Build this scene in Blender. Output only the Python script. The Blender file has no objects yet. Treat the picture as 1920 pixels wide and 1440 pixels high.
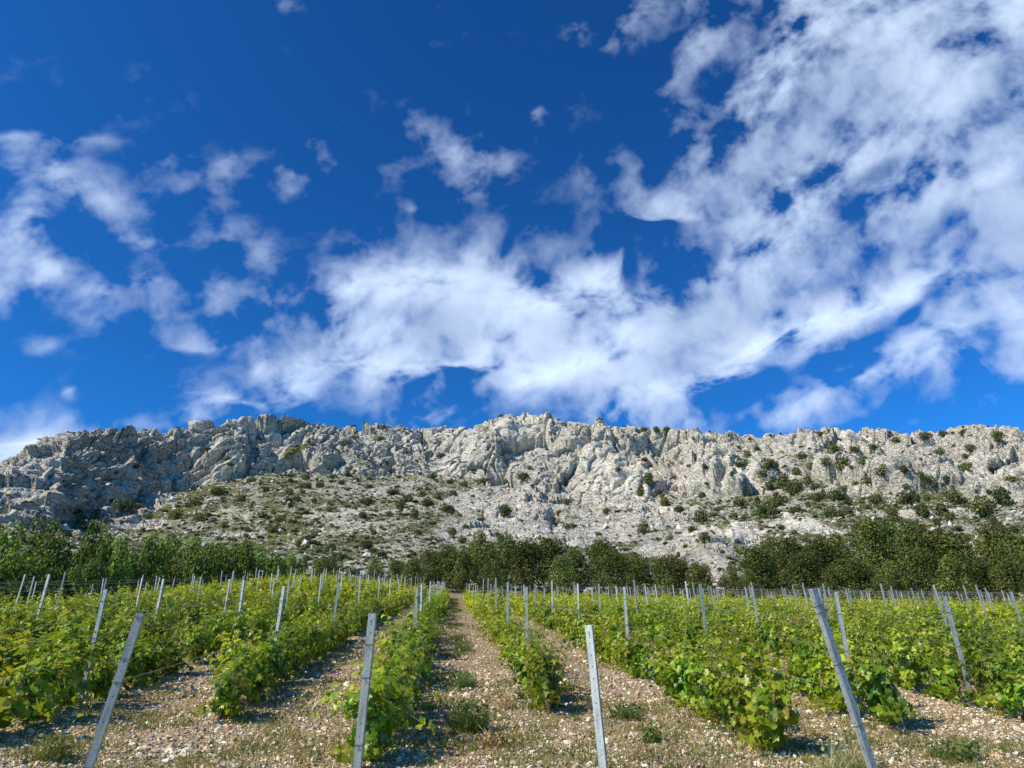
import bpy, math, random
import numpy as np
from mathutils import Vector, Matrix
R = math.radians
rng = np.random.default_rng(7); random.seed(7)
sc = bpy.context.scene
COL = sc.collection

# ------------------------------------------------------------------ camera
F = 1443.0                      # focal length in pixels of the 1920 x 1440 frame
PITCH, YAW, CAMH = R(25.0), R(4.3), 1.75
cam_d = bpy.data.cameras.new("camera"); cam = bpy.data.objects.new("camera", cam_d); COL.objects.link(cam)
cam_d.sensor_width = 36.0; cam_d.lens = 36.0 * F / 1920.0
cam_d.clip_start = 0.1; cam_d.clip_end = 60000
cam.location = (0, 0, CAMH)
cam.rotation_euler = (R(90) + PITCH, 0, -YAW)
sc.camera = cam
CP = np.array([0, 0, CAMH])

# ------------------------------------------------------------------ sky and sun
SUN_EL, SUN_AZ = R(40), R(-120)          # azimuth clockwise from +Y (the rows run along +Y)
sun_dir = Vector((math.sin(SUN_AZ) * math.cos(SUN_EL), math.cos(SUN_AZ) * math.cos(SUN_EL), math.sin(SUN_EL)))
w = bpy.data.worlds.new("World"); sc.world = w; w.use_nodes = True
nt = w.node_tree; nt.nodes.clear()
sky = nt.nodes.new("ShaderNodeTexSky"); sky.sky_type = 'NISHITA'; sky.sun_disc = False
sky.sun_elevation = SUN_EL; sky.sun_rotation = SUN_AZ; sky.altitude = 300
sky.air_density = 1.0; sky.dust_density = 0.25; sky.ozone_density = 3.5
gm = nt.nodes.new("ShaderNodeGamma"); gm.inputs[1].default_value = 1.5
mixc = nt.nodes.new("ShaderNodeMix"); mixc.data_type = 'RGBA'; mixc.blend_type = 'MULTIPLY'; mixc.inputs[0].default_value = 1.0
mixc.inputs[7].default_value = (0.15, 0.60, 0.84, 1)
bg = nt.nodes.new("ShaderNodeBackground"); bg.inputs[1].default_value = 0.08
out = nt.nodes.new("ShaderNodeOutputWorld")
nt.links.new(sky.outputs[0], gm.inputs[0]); nt.links.new(gm.outputs[0], mixc.inputs[6])
nt.links.new(mixc.outputs[2], bg.inputs[0]); nt.links.new(bg.outputs[0], out.inputs[0])
sl = bpy.data.lights.new("sun", 'SUN'); sl.energy = 5.0; sl.angle = R(0.53); sl.color = (1.0, 0.90, 0.71)
so = bpy.data.objects.new("sun", sl); COL.objects.link(so)
so.rotation_euler = sun_dir.to_track_quat('Z', 'Y').to_euler()
sc.view_settings.view_transform = 'Standard'; sc.view_settings.look = 'None'
sc.view_settings.exposure = 0.35; sc.view_settings.gamma = 1.0
sc.cycles.max_bounces = 6; sc.cycles.transparent_max_bounces = 12
sc.cycles.diffuse_bounces = 3; sc.cycles.use_denoising = True

# ------------------------------------------------------------------ geometry of the view
def rays(px, py):
    px = np.asarray(px, float); py = np.asarray(py, float)
    rx = (px - 960) / F; up = (720 - py) / F
    fh = math.cos(PITCH) - up * math.sin(PITCH)          # horizontal forward
    z = math.sin(PITCH) + up * math.cos(PITCH)
    X = rx * math.cos(YAW) + fh * math.sin(YAW)
    Y = -rx * math.sin(YAW) + fh * math.cos(YAW)
    d = np.stack(np.broadcast_arrays(X, Y, z), -1)
    return d / np.linalg.norm(d, axis=-1, keepdims=True)
def project(P):
    v = np.asarray(P, float) - CP
    fh = v[..., 0] * math.sin(YAW) + v[..., 1] * math.cos(YAW)
    rx = v[..., 0] * math.cos(YAW) - v[..., 1] * math.sin(YAW)
    zc = fh * math.cos(PITCH) + v[..., 2] * math.sin(PITCH)
    up = -fh * math.sin(PITCH) + v[..., 2] * math.cos(PITCH)
    zs = np.where(zc > 0.01, zc, 0.01)
    return 960 + F * rx / zs, 720 - F * up / zs, zc
def azel(px, py):
    d = rays(px, py)
    return np.arctan2(d[..., 0], d[..., 1]), np.arctan2(d[..., 2], np.hypot(d[..., 0], d[..., 1]))
def sstep(a, b, x):
    t = np.clip((np.asarray(x, float) - a) / (b - a), 0, 1); return t * t * (3 - 2 * t)

# ------------------------------------------------------------------ numpy noise
def _h(ix, iy, iz, s):
    with np.errstate(over='ignore'):
        h = (ix.astype(np.int64) * 374761393 + iy.astype(np.int64) * 668265263 + iz.astype(np.int64) * 2147483647 + s * 974634777) & 0xffffffff
        h = ((h ^ (h >> 13)) * 1274126177) & 0xffffffff
        h = ((h ^ (h >> 16)) * 2246822519) & 0xffffffff
        return (h ^ (h >> 15)) & 0xffffffff
def rnd(ix, iy, iz, s): return _h(ix, iy, iz, s) / 4294967295.0
_G = rng.normal(size=(64, 3)); _G /= np.linalg.norm(_G, axis=1, keepdims=True)
def gnoise(P, s=0):
    P = np.asarray(P, float); i = np.floor(P).astype(np.int64); f = P - i
    u = f * f * f * (f * (f * 6 - 15) + 10); r = 0.0
    for dx in (0, 1):
        wx = u[..., 0] if dx else 1 - u[..., 0]
        for dy in (0, 1):
            wy = u[..., 1] if dy else 1 - u[..., 1]
            for dz in (0, 1):
                wz = u[..., 2] if dz else 1 - u[..., 2]
                g = _G[_h(i[..., 0] + dx, i[..., 1] + dy, i[..., 2] + dz, s) % 64]
                r = r + wx * wy * wz * (g[..., 0] * (f[..., 0] - dx) + g[..., 1] * (f[..., 1] - dy) + g[..., 2] * (f[..., 2] - dz))
    return r * 1.7
def fbm(P, oct=4, s=0, lac=2.05, gain=0.5):
    a, t, r = 1.0, 0.0, 0.0
    P = np.asarray(P, float)
    for k in range(oct):
        r = r + a * gnoise(P, s + k * 17); t += a; a *= gain; P = P * lac + 3.7
    return r / t
def ridged(P, oct=4, s=0, lac=2.1, gain=0.5):
    a, t, r = 1.0, 0.0, 0.0
    P = np.asarray(P, float)
    for k in range(oct):
        r = r + a * (1 - np.abs(gnoise(P, s + k * 13)) * 2); t += a; a *= gain; P = P * lac + 5.1
    return r / t
def facets(P, s=0):
    """chiselled blocks: each cell is a randomly tilted, randomly offset plane; returns height and cell random"""
    P = np.asarray(P, float); b = np.floor(P - 0.5).astype(np.int64)
    best = np.full(P.shape[:-1], 9.0); sec = np.full(P.shape[:-1], 9.0)
    hv = np.zeros(P.shape[:-1]); cr = np.zeros(P.shape[:-1])
    for dx in (0, 1):
        for dy in (0, 1):
            for dz in (0, 1):
                c = b + np.array([dx, dy, dz])
                q = [rnd(c[..., 0], c[..., 1], c[..., 2], s + k) for k in range(3)]
                o = P - (c + 0.5 + (np.stack(q, -1) - 0.5) * 0.8)
                d = (o ** 2).sum(-1)
                g = _G[_h(c[..., 0], c[..., 1], c[..., 2], s + 9) % 64]
                k_ = rnd(c[..., 0], c[..., 1], c[..., 2], s + 5)
                h = (k_ - 0.5) * 0.55 + (o * g).sum(-1) * 0.85
                m = d < best
                sec = np.where(m, best, np.minimum(sec, d))
                hv = np.where(m, h, hv); cr = np.where(m, k_, cr); best = np.where(m, d, best)
    edge = np.sqrt(sec) - np.sqrt(best)
    return hv - 0.22 * (1 - sstep(0, 0.12, edge)), cr

# ------------------------------------------------------------------ mesh helpers
def mesh(name, verts, faces_list, mat, cols=None, smooth=False, attrs=None, uv=None):
    """faces_list: list of (n,k) int arrays"""
    me = bpy.data.meshes.new(name)
    verts = np.ascontiguousarray(verts, dtype=np.float32)
    fl = [np.asarray(f, dtype=np.int32) for f in faces_list if len(f)]
    loops = np.concatenate([f.ravel() for f in fl])
    tot = np.concatenate([np.full(len(f), f.shape[1], np.int32) for f in fl])
    st = np.concatenate([[0], np.cumsum(tot)[:-1]]).astype(np.int32)
    me.vertices.add(len(verts)); me.vertices.foreach_set("co", verts.ravel())
    me.loops.add(len(loops)); me.loops.foreach_set("vertex_index", loops)
    me.polygons.add(len(tot)); me.polygons.foreach_set("loop_start", st); me.polygons.foreach_set("loop_total", tot)
    me.polygons.foreach_set("use_smooth", np.full(len(tot), smooth, dtype=bool))
    if cols is not None:
        c = np.ones((len(verts), 4), np.float32); c[:, :3] = cols
        a = me.color_attributes.new("Col", 'FLOAT_COLOR', 'POINT'); a.data.foreach_set("color", c.ravel())
    for k, v in (attrs or {}).items():
        a = me.attributes.new(k, 'FLOAT', 'POINT'); a.data.foreach_set("value", np.asarray(v, np.float32).ravel())
    me.update(); me.validate()
    me.materials.append(mat)
    return me
def obj(name, me, parent=None, loc=None):
    o = bpy.data.objects.new(name, me); COL.objects.link(o)
    if parent is not None: o.parent = parent
    if loc is not None: o.location = loc
    return o
def tag(o, label=None, cat=None, group=None, kind=None):
    if label: o['label'] = label
    if cat: o['category'] = cat
    if group: o['group'] = group
    if kind: o['kind'] = kind
    return o
def empty(name, loc, rz=0.0):
    o = bpy.data.objects.new(name, None); COL.objects.link(o); o.location = loc; o.rotation_euler = (0, 0, rz)
    o.empty_display_size = 0.2
    return o
def copy_tree(o, parent=None):
    c = o.copy(); COL.objects.link(c)
    if parent is not None: c.parent = parent
    for ch in list(o.children): copy_tree(ch, c)
    return c
def basis(nrm, spin):
    n = nrm / np.linalg.norm(nrm, axis=1, keepdims=True)
    ref = np.where(np.abs(n[:, 2:3]) < 0.9, np.array([[0, 0, 1.0]]), np.array([[1.0, 0, 0]]))
    a = np.cross(ref, n); a /= np.linalg.norm(a, axis=1, keepdims=True); b = np.cross(n, a)
    c, s = np.cos(spin)[:, None], np.sin(spin)[:, None]
    return np.stack([a * c + b * s, b * c - a * s, n], axis=2)     # columns x,y,z
def scatter(tv, tf, cen, B, scl):
    tv = np.asarray(tv, float); scl = np.asarray(scl, float)
    if scl.ndim == 1: scl = scl[:, None]
    v = np.einsum('nij,nkj->nki', B, tv[None] * scl[:, None, :]) + cen[:, None, :]
    n, k = len(cen), len(tv)
    off = (np.arange(n) * k)
    fs = [(np.asarray(f)[None] + off[:, None, None]).reshape(-1, np.asarray(f).shape[1]) for f in tf]
    return v.reshape(-1, 3), fs
def rep(c, k): return np.repeat(c, k, axis=0)
def tube(path, rad, n=6):
    path = np.asarray(path, float); m = len(path)
    t = np.gradient(path, axis=0); t /= np.linalg.norm(t, axis=1, keepdims=True) + 1e-9
    B = basis(t, np.zeros(m)); a = np.linspace(0, 2 * math.pi, n, endpoint=False)
    rad = np.broadcast_to(rad, (m,))
    v = path[:, None] + rad[:, None, None] * (np.cos(a)[None, :, None] * B[:, None, :, 0] + np.sin(a)[None, :, None] * B[:, None, :, 1])
    f = []
    for i in range(m - 1):
        for j in range(n):
            f.append((i * n + j, i * n + (j + 1) % n, (i + 1) * n + (j + 1) % n, (i + 1) * n + j))
    v = np.concatenate([v.reshape(-1, 3), path[-1:] ])
    tip = [((m - 1) * n + j, (m - 1) * n + (j + 1) % n, m * n) for j in range(n)]
    return v, np.array(f), np.array(tip)
class Acc:
    def __init__(s): s.v = []; s.f = []; s.c = []; s.n = 0
    def add(s, v, fs, c=None):
        s.v.append(v); s.f += [np.asarray(f) + s.n for f in fs if len(f)]; s.n += len(v)
        if c is not None: s.c.append(np.broadcast_to(np.asarray(c, float), (len(v), 3)))
    def mesh(s, name, mat, smooth=False):
        by = {}
        for f in s.f: by.setdefault(f.shape[1], []).append(f)
        return mesh(name, np.concatenate(s.v), [np.concatenate(x) for x in by.values()], mat, np.concatenate(s.c) if s.c else None, smooth)

# ------------------------------------------------------------------ materials
class NT:
    def __init__(s, name):
        s.m = bpy.data.materials.new(name); s.m.use_nodes = True; s.t = s.m.node_tree; s.t.nodes.clear()
        s.out = s.t.nodes.new("ShaderNodeOutputMaterial")
    def n(s, typ, ins=None, **kw):
        nd = s.t.nodes.new(typ)
        for k, v in kw.items(): setattr(nd, k, v)
        for k, v in (ins or {}).items():
            if isinstance(v, bpy.types.NodeSocket): s.t.links.new(v, nd.inputs[k])
            else: nd.inputs[k].default_value = v
        return nd
    def mix(s, fac, a, b, mode='MIX'):
        nd = s.t.nodes.new("ShaderNodeMix"); nd.data_type = 'RGBA'; nd.blend_type = mode
        for k, v in ((0, fac), (6, a), (7, b)):
            if isinstance(v, bpy.types.NodeSocket): s.t.links.new(v, nd.inputs[k])
            else: nd.inputs[k].default_value = v if k == 0 or len(v) == 4 else (*v, 1)
        return nd.outputs[2]
    def ramp(s, fac, stops):
        nd = s.t.nodes.new("ShaderNodeValToRGB"); s.t.links.new(fac, nd.inputs[0]); e = nd.color_ramp.elements
        while len(e) < len(stops): e.new(0.5)
        for i, (p, c) in enumerate(stops):
            e[i].position = p; e[i].color = (*c, 1) if not isinstance(c, float) else (c, c, c, 1)
        return nd.outputs[0]
    def noise(s, vec, scale, detail=5, rough=0.55):
        return s.n("ShaderNodeTexNoise", {'Vector': vec, 'Scale': scale, 'Detail': detail, 'Roughness': rough}).outputs[0]
    def math(s, op, a, b=0.0):
        nd = s.t.nodes.new("ShaderNodeMath"); nd.operation = op
        for k, v in ((0, a), (1, b)):
            if isinstance(v, bpy.types.NodeSocket): s.t.links.new(v, nd.inputs[k])
            else: nd.inputs[k].default_value = v
        return nd.outputs[0]
    def finish(s, sh): s.t.links.new(sh, s.out.inputs[0]); return s.m

def mat_leaf(name, trans=0.35, rough=0.5, spec=0.35, tint=(1, 1, 1), ttint=(1.15, 1.15, 0.35), backlight=1.0):
    t = NT(name)
    c = t.n("ShaderNodeAttribute", attribute_name="Col").outputs['Color']
    oi = t.n("ShaderNodeObjectInfo").outputs['Random']
    vr = t.n("ShaderNodeMapRange", {0: oi, 3: 0.72, 4: 1.22}).outputs[0]
    c = t.mix(1.0, c, (*tint, 1), 'MULTIPLY')
    hr = t.n("ShaderNodeMapRange", {0: t.math('FRACT', t.math('MULTIPLY', oi, 7.31)), 3: 0.485, 4: 0.515}).outputs[0]
    cc = t.n("ShaderNodeHueSaturation", {'Hue': hr, 'Value': vr, 'Color': c}).outputs[0]
    p = t.n("ShaderNodeBsdfPrincipled", {'Base Color': cc, 'Roughness': rough, 'Specular IOR Level': spec}).outputs[0]
    tc = t.mix(1.0, cc, (*ttint, 1), 'MULTIPLY')
    tr = t.n("ShaderNodeBsdfTranslucent", {'Color': tc}).outputs[0]
    m = t.n("ShaderNodeMixShader", {0: trans, 1: p, 2: tr}).outputs[0]
    return t.finish(m)
def mat_simple(name, col, rough=0.8, metal=0.0, nscale=None, var=0.3, bump=0.0, spec=0.5):
    t = NT(name)
    pos = t.n("ShaderNodeTexCoord").outputs['Object']
    c = col
    ins = {'Roughness': rough, 'Metallic': metal, 'Specular IOR Level': spec}
    if nscale:
        nz = t.noise(pos, nscale)
        c = t.mix(nz, tuple(x * (1 - var) for x in col), tuple(min(1, x * (1 + var)) for x in col))
        ins['Base Color'] = c
        if bump:
            ins['Normal'] = t.n("ShaderNodeBump", {'Strength': bump, 'Distance': 0.02, 'Height': nz}).outputs[0]
    else: ins['Base Color'] = (*col, 1)
    return t.finish(t.n("ShaderNodeBsdfPrincipled", ins).outputs[0])
def mat_vcol(name, rough=0.9, nscale=30, bump=0.3, dist=0.01, spec=0.3):
    t = NT(name)
    pos = t.n("ShaderNodeNewGeometry").outputs['Position']
    c = t.n("ShaderNodeAttribute", attribute_name="Col").outputs['Color']
    nz = t.noise(pos, nscale, 4)
    v = t.n("ShaderNodeMapRange", {0: nz, 1: 0.25, 2: 0.75, 3: 0.8, 4: 1.2}).outputs[0]
    c = t.n("ShaderNodeHueSaturation", {'Value': v, 'Color': c}).outputs[0]
    b = t.n("ShaderNodeBump", {'Strength': bump, 'Distance': dist, 'Height': nz}).outputs[0]
    return t.finish(t.n("ShaderNodeBsdfPrincipled", {'Base Color': c, 'Roughness': rough, 'Normal': b, 'Specular IOR Level': spec}).outputs[0])

M_VINE = mat_leaf("vine_leaf", 0.40, 0.40, 0.5, tint=(1.12, 1.14, 1.0))
M_TREE = mat_leaf("tree_leaf", 0.28, 0.6, 0.25, ttint=(1.1, 1.1, 0.5))
M_GRASS = mat_leaf("grass_blade", 0.35, 0.7, 0.2, ttint=(1.1, 1.1, 0.6))
M_WOOD = mat_simple("vine_wood", (0.10, 0.065, 0.045), 0.95, 0, 40, 0.5, 0.8)
M_SHOOT = mat_simple("green_shoot", (0.20, 0.17, 0.06), 0.7, 0, 10, 0.3)
M_BARK = mat_simple("tree_bark", (0.12, 0.095, 0.075), 0.95, 0, 4, 0.4, 0.6)
M_WIRE = mat_simple("wire", (0.30, 0.30, 0.30), 0.5, 0.6)
M_TIE = mat_simple("tie_wire", (0.035, 0.035, 0.04), 0.6, 0.2)
M_INK = mat_simple("marker_ink", (0.015, 0.015, 0.02), 0.6)
M_STONE = mat_vcol("stone", 0.9, 45, 0.5, 0.006)

def mat_steel():
    t = NT("galvanised_steel")
    pos = t.n("ShaderNodeTexCoord").outputs['Object']
    v = t.n("ShaderNodeTexVoronoi", {'Vector': pos, 'Scale': 70.0}).outputs['Color']
    bw = t.n("ShaderNodeRGBToBW", {0: v}).outputs[0]
    nz = t.noise(pos, 9, 6, 0.65)
    c = t.mix(bw, (0.28, 0.30, 0.30), (0.40, 0.415, 0.415))
    st = t.ramp(t.noise(t.n('ShaderNodeMapping', {'Vector': pos, 'Scale': (30, 30, 2.5)}).outputs[0], 1.0, 5, 0.7), [(0.38, 0.62), (0.56, 1.0)])
    c = t.mix(1.0, c, st, 'MULTIPLY')
    r = t.n("ShaderNodeMapRange", {0: nz, 3: 0.42, 4: 0.62}).outputs[0]
    b = t.n("ShaderNodeBump", {'Strength': 0.12, 'Distance': 0.002, 'Height': nz}).outputs[0]
    return t.finish(t.n("ShaderNodeBsdfPrincipled", {'Base Color': c, 'Roughness': r, 'Metallic': 0.35, 'Normal': b}).outputs[0])
M_STEEL = mat_steel()

def mat_ground():
    t = NT("stony_soil")
    pos = t.n("ShaderNodeNewGeometry").outputs['Position']
    n1 = t.noise(pos, 0.35, 5, 0.6); n2 = t.noise(pos, 2.5, 6, 0.65)
    v1 = t.n("ShaderNodeTexVoronoi", {'Vector': pos, 'Scale': 16.0, 'Randomness': 1.0})
    v2 = t.n("ShaderNodeTexVoronoi", {'Vector': pos, 'Scale': 42.0, 'Randomness': 1.0})
    rc1 = t.n("ShaderNodeSeparateColor", {0: v1.outputs['Color']}); rc2 = t.n("ShaderNodeSeparateColor", {0: v2.outputs['Color']})
    stops = [(0.0, (0.30, 0.22, 0.12)), (0.25, (0.48, 0.37, 0.22)), (0.55, (0.64, 0.53, 0.34)), (0.8, (0.76, 0.67, 0.49)), (1.0, (0.46, 0.40, 0.31))]
    c1 = t.ramp(rc1.outputs[0], stops); c2 = t.ramp(rc2.outputs[0], stops)
    soil = t.mix(n2, (0.14, 0.09, 0.045), (0.30, 0.20, 0.11))
    m1 = t.ramp(v1.outputs['Distance'], [(0.30, 1.0), (0.48, 0.0)])
    m2 = t.ramp(v2.outputs['Distance'], [(0.34, 1.0), (0.50, 0.0)])
    c = t.mix(m2, soil, c2)
    k1 = t.math('MULTIPLY', m1, t.ramp(rc1.outputs[1], [(0.45, 0.0), (0.5, 1.0)]))
    c = t.mix(k1, c, c1)
    gr = t.ramp(n1, [(0.50, 0.0), (0.66, 0.55)])
    g2 = t.math('MULTIPLY', gr, t.ramp(t.noise(pos, 9, 4), [(0.42, 0.0), (0.58, 1.0)]))
    c = t.mix(g2, c, (0.11, 0.13, 0.045))
    h = t.math('ADD', t.math('MULTIPLY', m2, 0.35), t.math('MULTIPLY', k1, 1.0))
    h = t.math('ADD', h, t.math('MULTIPLY', n2, 0.8))
    b = t.n("ShaderNodeBump", {'Strength': 0.9, 'Distance': 0.035, 'Height': h}).outputs[0]
    return t.finish(t.n("ShaderNodeBsdfPrincipled", {'Base Color': c, 'Roughness': 0.95, 'Normal': b, 'Specular IOR Level': 0.2}).outputs[0])
M_GROUND = mat_ground()

def mat_mountain():
    t = NT("limestone_mountain")
    pos = t.n("ShaderNodeNewGeometry").outputs['Position']
    rock = t.n("ShaderNodeAttribute", attribute_name="rock").outputs['Fac']
    warm = t.n("ShaderNodeAttribute", attribute_name="warm").outputs['Fac']
    cell = t.n("ShaderNodeAttribute", attribute_name="cell").outputs['Fac']
    veg = t.n("ShaderNodeAttribute", attribute_name="veg").outputs['Fac']
    n0 = t.noise(pos, 0.035, 5, 0.6); n1 = t.noise(pos, 0.25, 7, 0.68); n2 = t.noise(pos, 1.6, 6, 0.7)
    grey = t.mix(n1, (0.33, 0.318, 0.29), (0.69, 0.655, 0.59))
    cream = t.mix(n1, (0.41, 0.375, 0.315), (0.82, 0.755, 0.65))
    rk = t.mix(warm, grey, cream)
    # grey weathering streaks run down the faces
    mp = t.n("ShaderNodeMapping", {'Vector': pos, 'Scale': (0.45, 0.45, 0.07)}).outputs[0]
    stn = t.ramp(t.noise(mp, 1.0, 5, 0.6), [(0.50, 1.0), (0.68, 0.60)])
    rk = t.mix(1.0, rk, stn, 'MULTIPLY')
    cv = t.n("ShaderNodeMapRange", {0: cell, 3: 0.84, 4: 1.14}).outputs[0]
    rk = t.n("ShaderNodeHueSaturation", {'Value': cv, 'Color': rk}).outputs[0]
    scree = t.mix(n2, (0.33, 0.31, 0.25), (0.62, 0.58, 0.48))
    grass = t.mix(n2, (0.095, 0.105, 0.036), (0.21, 0.215, 0.09))
    gs = t.math('ADD', veg, t.math('MULTIPLY', t.math('SUBTRACT', t.noise(pos, 0.55, 6, 0.72), 0.5), 2.2))
    gm_ = t.ramp(gs, [(0.45, 0.0), (0.62, 1.0)])
    low = t.mix(gm_, scree, grass)
    rm = t.ramp(t.math('ADD', rock, t.math('MULTIPLY', t.math('SUBTRACT', n1, 0.5), 0.5)), [(0.36, 0.0), (0.5, 1.0)])
    c = t.mix(rm, low, rk)
    # tiny plants in the cracks
    pl = t.ramp(t.math('ADD', t.noise(pos, 0.9, 4, 0.6), t.math('MULTIPLY', veg, 0.13)), [(0.66, 0.0), (0.71, 0.8)])
    c = t.mix(pl, c, (0.06, 0.07, 0.03))
    vc = t.n("ShaderNodeTexVoronoi", {'Vector': t.n("ShaderNodeMapping", {'Vector': pos, 'Rotation': (0, 0.5, 0), 'Scale': (0.42, 0.42, 0.75)}).outputs[0], 'Scale': 1.0, 'Randomness': 1.0}, feature='DISTANCE_TO_EDGE').outputs['Distance']
    hh = t.math('ADD', t.noise(pos, 0.7, 9, 0.78), t.math('MULTIPLY', n2, 0.4))
    hh = t.math('ADD', hh, t.ramp(vc, [(0.0, 0.0), (0.09, 0.5)]))
    hh = t.math('MULTIPLY', hh, t.math('SUBTRACT', 1.0, t.math('MULTIPLY', t.n('ShaderNodeAttribute', attribute_name='slab').outputs['Fac'], 0.6)))
    b = t.n("ShaderNodeBump", {'Strength': 1.0, 'Distance': 1.15, 'Height': hh}).outputs[0]
    return t.finish(t.n("ShaderNodeBsdfPrincipled", {'Base Color': c, 'Roughness': 0.95, 'Normal': b, 'Specular IOR Level': 0.15}).outputs[0])
M_MOUNT = mat_mountain()

# ------------------------------------------------------------------ ground
SL = 0.197
def g0(x, y):
    x = np.asarray(x, float); y = np.asarray(y, float)
    z = SL * y
    z = z - 0.75 * sstep(24, 60, y) * sstep(-6, 3, x)                      # the right half flattens out
    z = z + 0.75 * np.exp(-((x + 14.5) / 7.5) ** 2 - ((y - 64) / 20.0) ** 2)   # hump on the left
    z = z - 2.3 * sstep(-9, -30, x) * sstep(12, 44, y)
    return z
def micro(x, y):
    P = np.stack(np.broadcast_arrays(x, y, 0.0), -1)
    return 0.05 * fbm(P * 0.8, 3, 5) + 0.025 * fbm(P * 4.0, 3, 8)
def g(x, y): return g0(x, y) + micro(x, y)
def spaced(lo, hi, fine_lo, fine_hi, step, growth=1.045):
    a = list(np.arange(fine_lo, fine_hi, step)); s = step
    while a[-1] < hi: s *= growth; a.append(a[-1] + s)
    s = step; b = [a[0]]
    while b[-1] > lo: s *= growth; b.append(b[-1] - s)
    return np.array(b[:0:-1] + a)
gx = spaced(-420, 420, -8, 9, 0.07, 1.03); gy = spaced(-140, 150, 3, 15, 0.07, 1.025)
GX, GY = np.meshgrid(gx, gy); GZ = g(GX, GY)
def grid_faces(nr, nc):
    i = (np.arange(nr - 1)[:, None] * nc + np.arange(nc - 1)[None]).ravel()
    return np.stack([i, i + 1, i + nc + 1, i + nc], 1)
me = mesh("ground", np.stack([GX, GY, GZ], -1).reshape(-1, 3), [grid_faces(*GX.shape)], M_GROUND, smooth=True)
tag(obj("ground", me), kind="structure")

def on_plane(px, py):
    """point of the sloping ground under a pixel (plain slope)"""
    d = rays(px, py); t = CAMH / (SL * d[..., 1] - d[..., 2])
    P = CP + d * t[..., None] if np.ndim(t) else CP + d * t
    return P

# ------------------------------------------------------------------ mountain
ridge_px = np.array([(-500, 960), (-250, 900), (0, 874), (60, 847), (130, 816), (210, 805), (270, 806), (330, 809), (380, 797), (440, 793), (500, 780), (560, 785), (600, 796), (630, 802),
                     (700, 798), (740, 799), (780, 803), (860, 800), (890, 806), (905, 797), (940, 795), (957, 782), (1000, 781), (1040, 785), (1110, 796), (1200, 803), (1300, 809), (1390, 818),
                     (1440, 816), (1500, 812), (1590, 804), (1640, 806), (1700, 813), (1750, 812), (1830, 803), (1880, 806), (1920, 812), (2200, 822), (2500, 860)], float)
foot_px = np.array([(-500, 1000), (0, 985), (100, 985), (150, 962), (200, 948), (260, 940), (330, 925), (420, 905), (500, 892), (600, 893), (700, 897), (800, 893), (900, 905), (1000, 915),
                    (1100, 925), (1250, 935), (1400, 945), (1500, 940), (1700, 948), (1920, 955), (2500, 975)], float)
rf_ctl = np.array([(-500, 150), (0, 190), (100, 195), (180, 250), (300, 300), (450, 320), (800, 330), (1000, 310), (1250, 290), (1400, 280), (1920, 270), (2500, 260)], float)
rt_ctl = np.array([(-500, 330), (0, 350), (200, 370), (450, 395), (700, 405), (900, 400), (1200, 410), (1400, 430), (1920, 440), (2500, 440)], float)
def by_az(tab, py_of, az, want='elev'):
    a, e = azel(tab[:, 0], py_of)
    return np.interp(az, a, e if want == 'elev' else tab[:, 1])
NC = 1500
cw = math.sin
az = np.sort(np.concatenate([np.linspace(R(-36), R(44), NC - 160), np.linspace(R(-74), R(-36.2), 80), np.linspace(R(44.2), R(80), 80)]))
NC = len(az)
el_top = by_az(ridge_px, ridge_px[:, 1], az)
el_foot = by_az(foot_px, foot_px[:, 1], az)
r_foot = by_az(rf_ctl, np.full(len(rf_ctl), 940.0), az, 'val'); r_top = by_az(rt_ctl, np.full(len(rt_ctl), 800.0), az, 'val')
jit = fbm(np.stack([az * 14, az * 0, az * 0], -1), 4, 77)
r_top = r_top * (1 + 0.05 * jit); 
cosa = np.cos(np.clip(np.abs(az), 0, R(58)))
r0 = 76 / cosa; r1 = 100 / cosa
z_foot = CAMH + r_foot * np.tan(el_foot); z_top = CAMH + r_top * np.tan(el_top)
x1, y1_ = r1 * np.sin(az), r1 * np.cos(az)
z0 = g0(r0 * np.sin(az), r0 * np.cos(az)) - 0.7; z1 = g0(x1, y1_) + 0.35
rows_r, rows_z = [], []
for t in np.linspace(0, 1, 14, endpoint=False): rows_r.append(r0 + (r1 - r0) * t); rows_z.append(z0 + (z1 - z0) * t)
for t in np.linspace(0, 1, 250, endpoint=False):
    tt = t ** 1.25; rows_r.append(r1 + (r_foot - r1) * tt); u = tt
    rows_z.append(z1 + (z_foot - z1) * (0.82 * u + 0.18 * u * u))
for t in np.linspace(0, 1, 300, endpoint=False):
    # steep lower wall, easing towards the crest
    rows_r.append(r_foot + (r_top - r_foot) * t); rows_z.append(z_foot + (z_top - z_foot) * (t + 0.16 * np.sin(t * math.pi)))
for t in np.linspace(0, 1, 36) ** 2:
    rows_r.append(r_top + 260 * t); rows_z.append(z_top - 75 * t ** 1.5 - 2 * t)
RR = np.array(rows_r); ZZ = np.array(rows_z); NR = len(RR); AZ = np.broadcast_to(az, RR.shape)
P = np.stack([RR * np.sin(AZ), RR * np.cos(AZ), ZZ], -1)
ppx, ppy, _ = project(P)
rowi = np.arange(NR)[:, None] * np.ones((1, NC))
above = sstep(0, 1, (rowi - 258) / 26.0)
def blob(x, y, rx, ry, ang=0.0):
    c, s = math.cos(R(ang)), math.sin(R(ang)); dx, dy = ppx - x, ppy - y
    return np.exp(-(((dx * c + dy * s) / rx) ** 2 + ((-dx * s + dy * c) / ry) ** 2))
rock = above * 0.95
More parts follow.
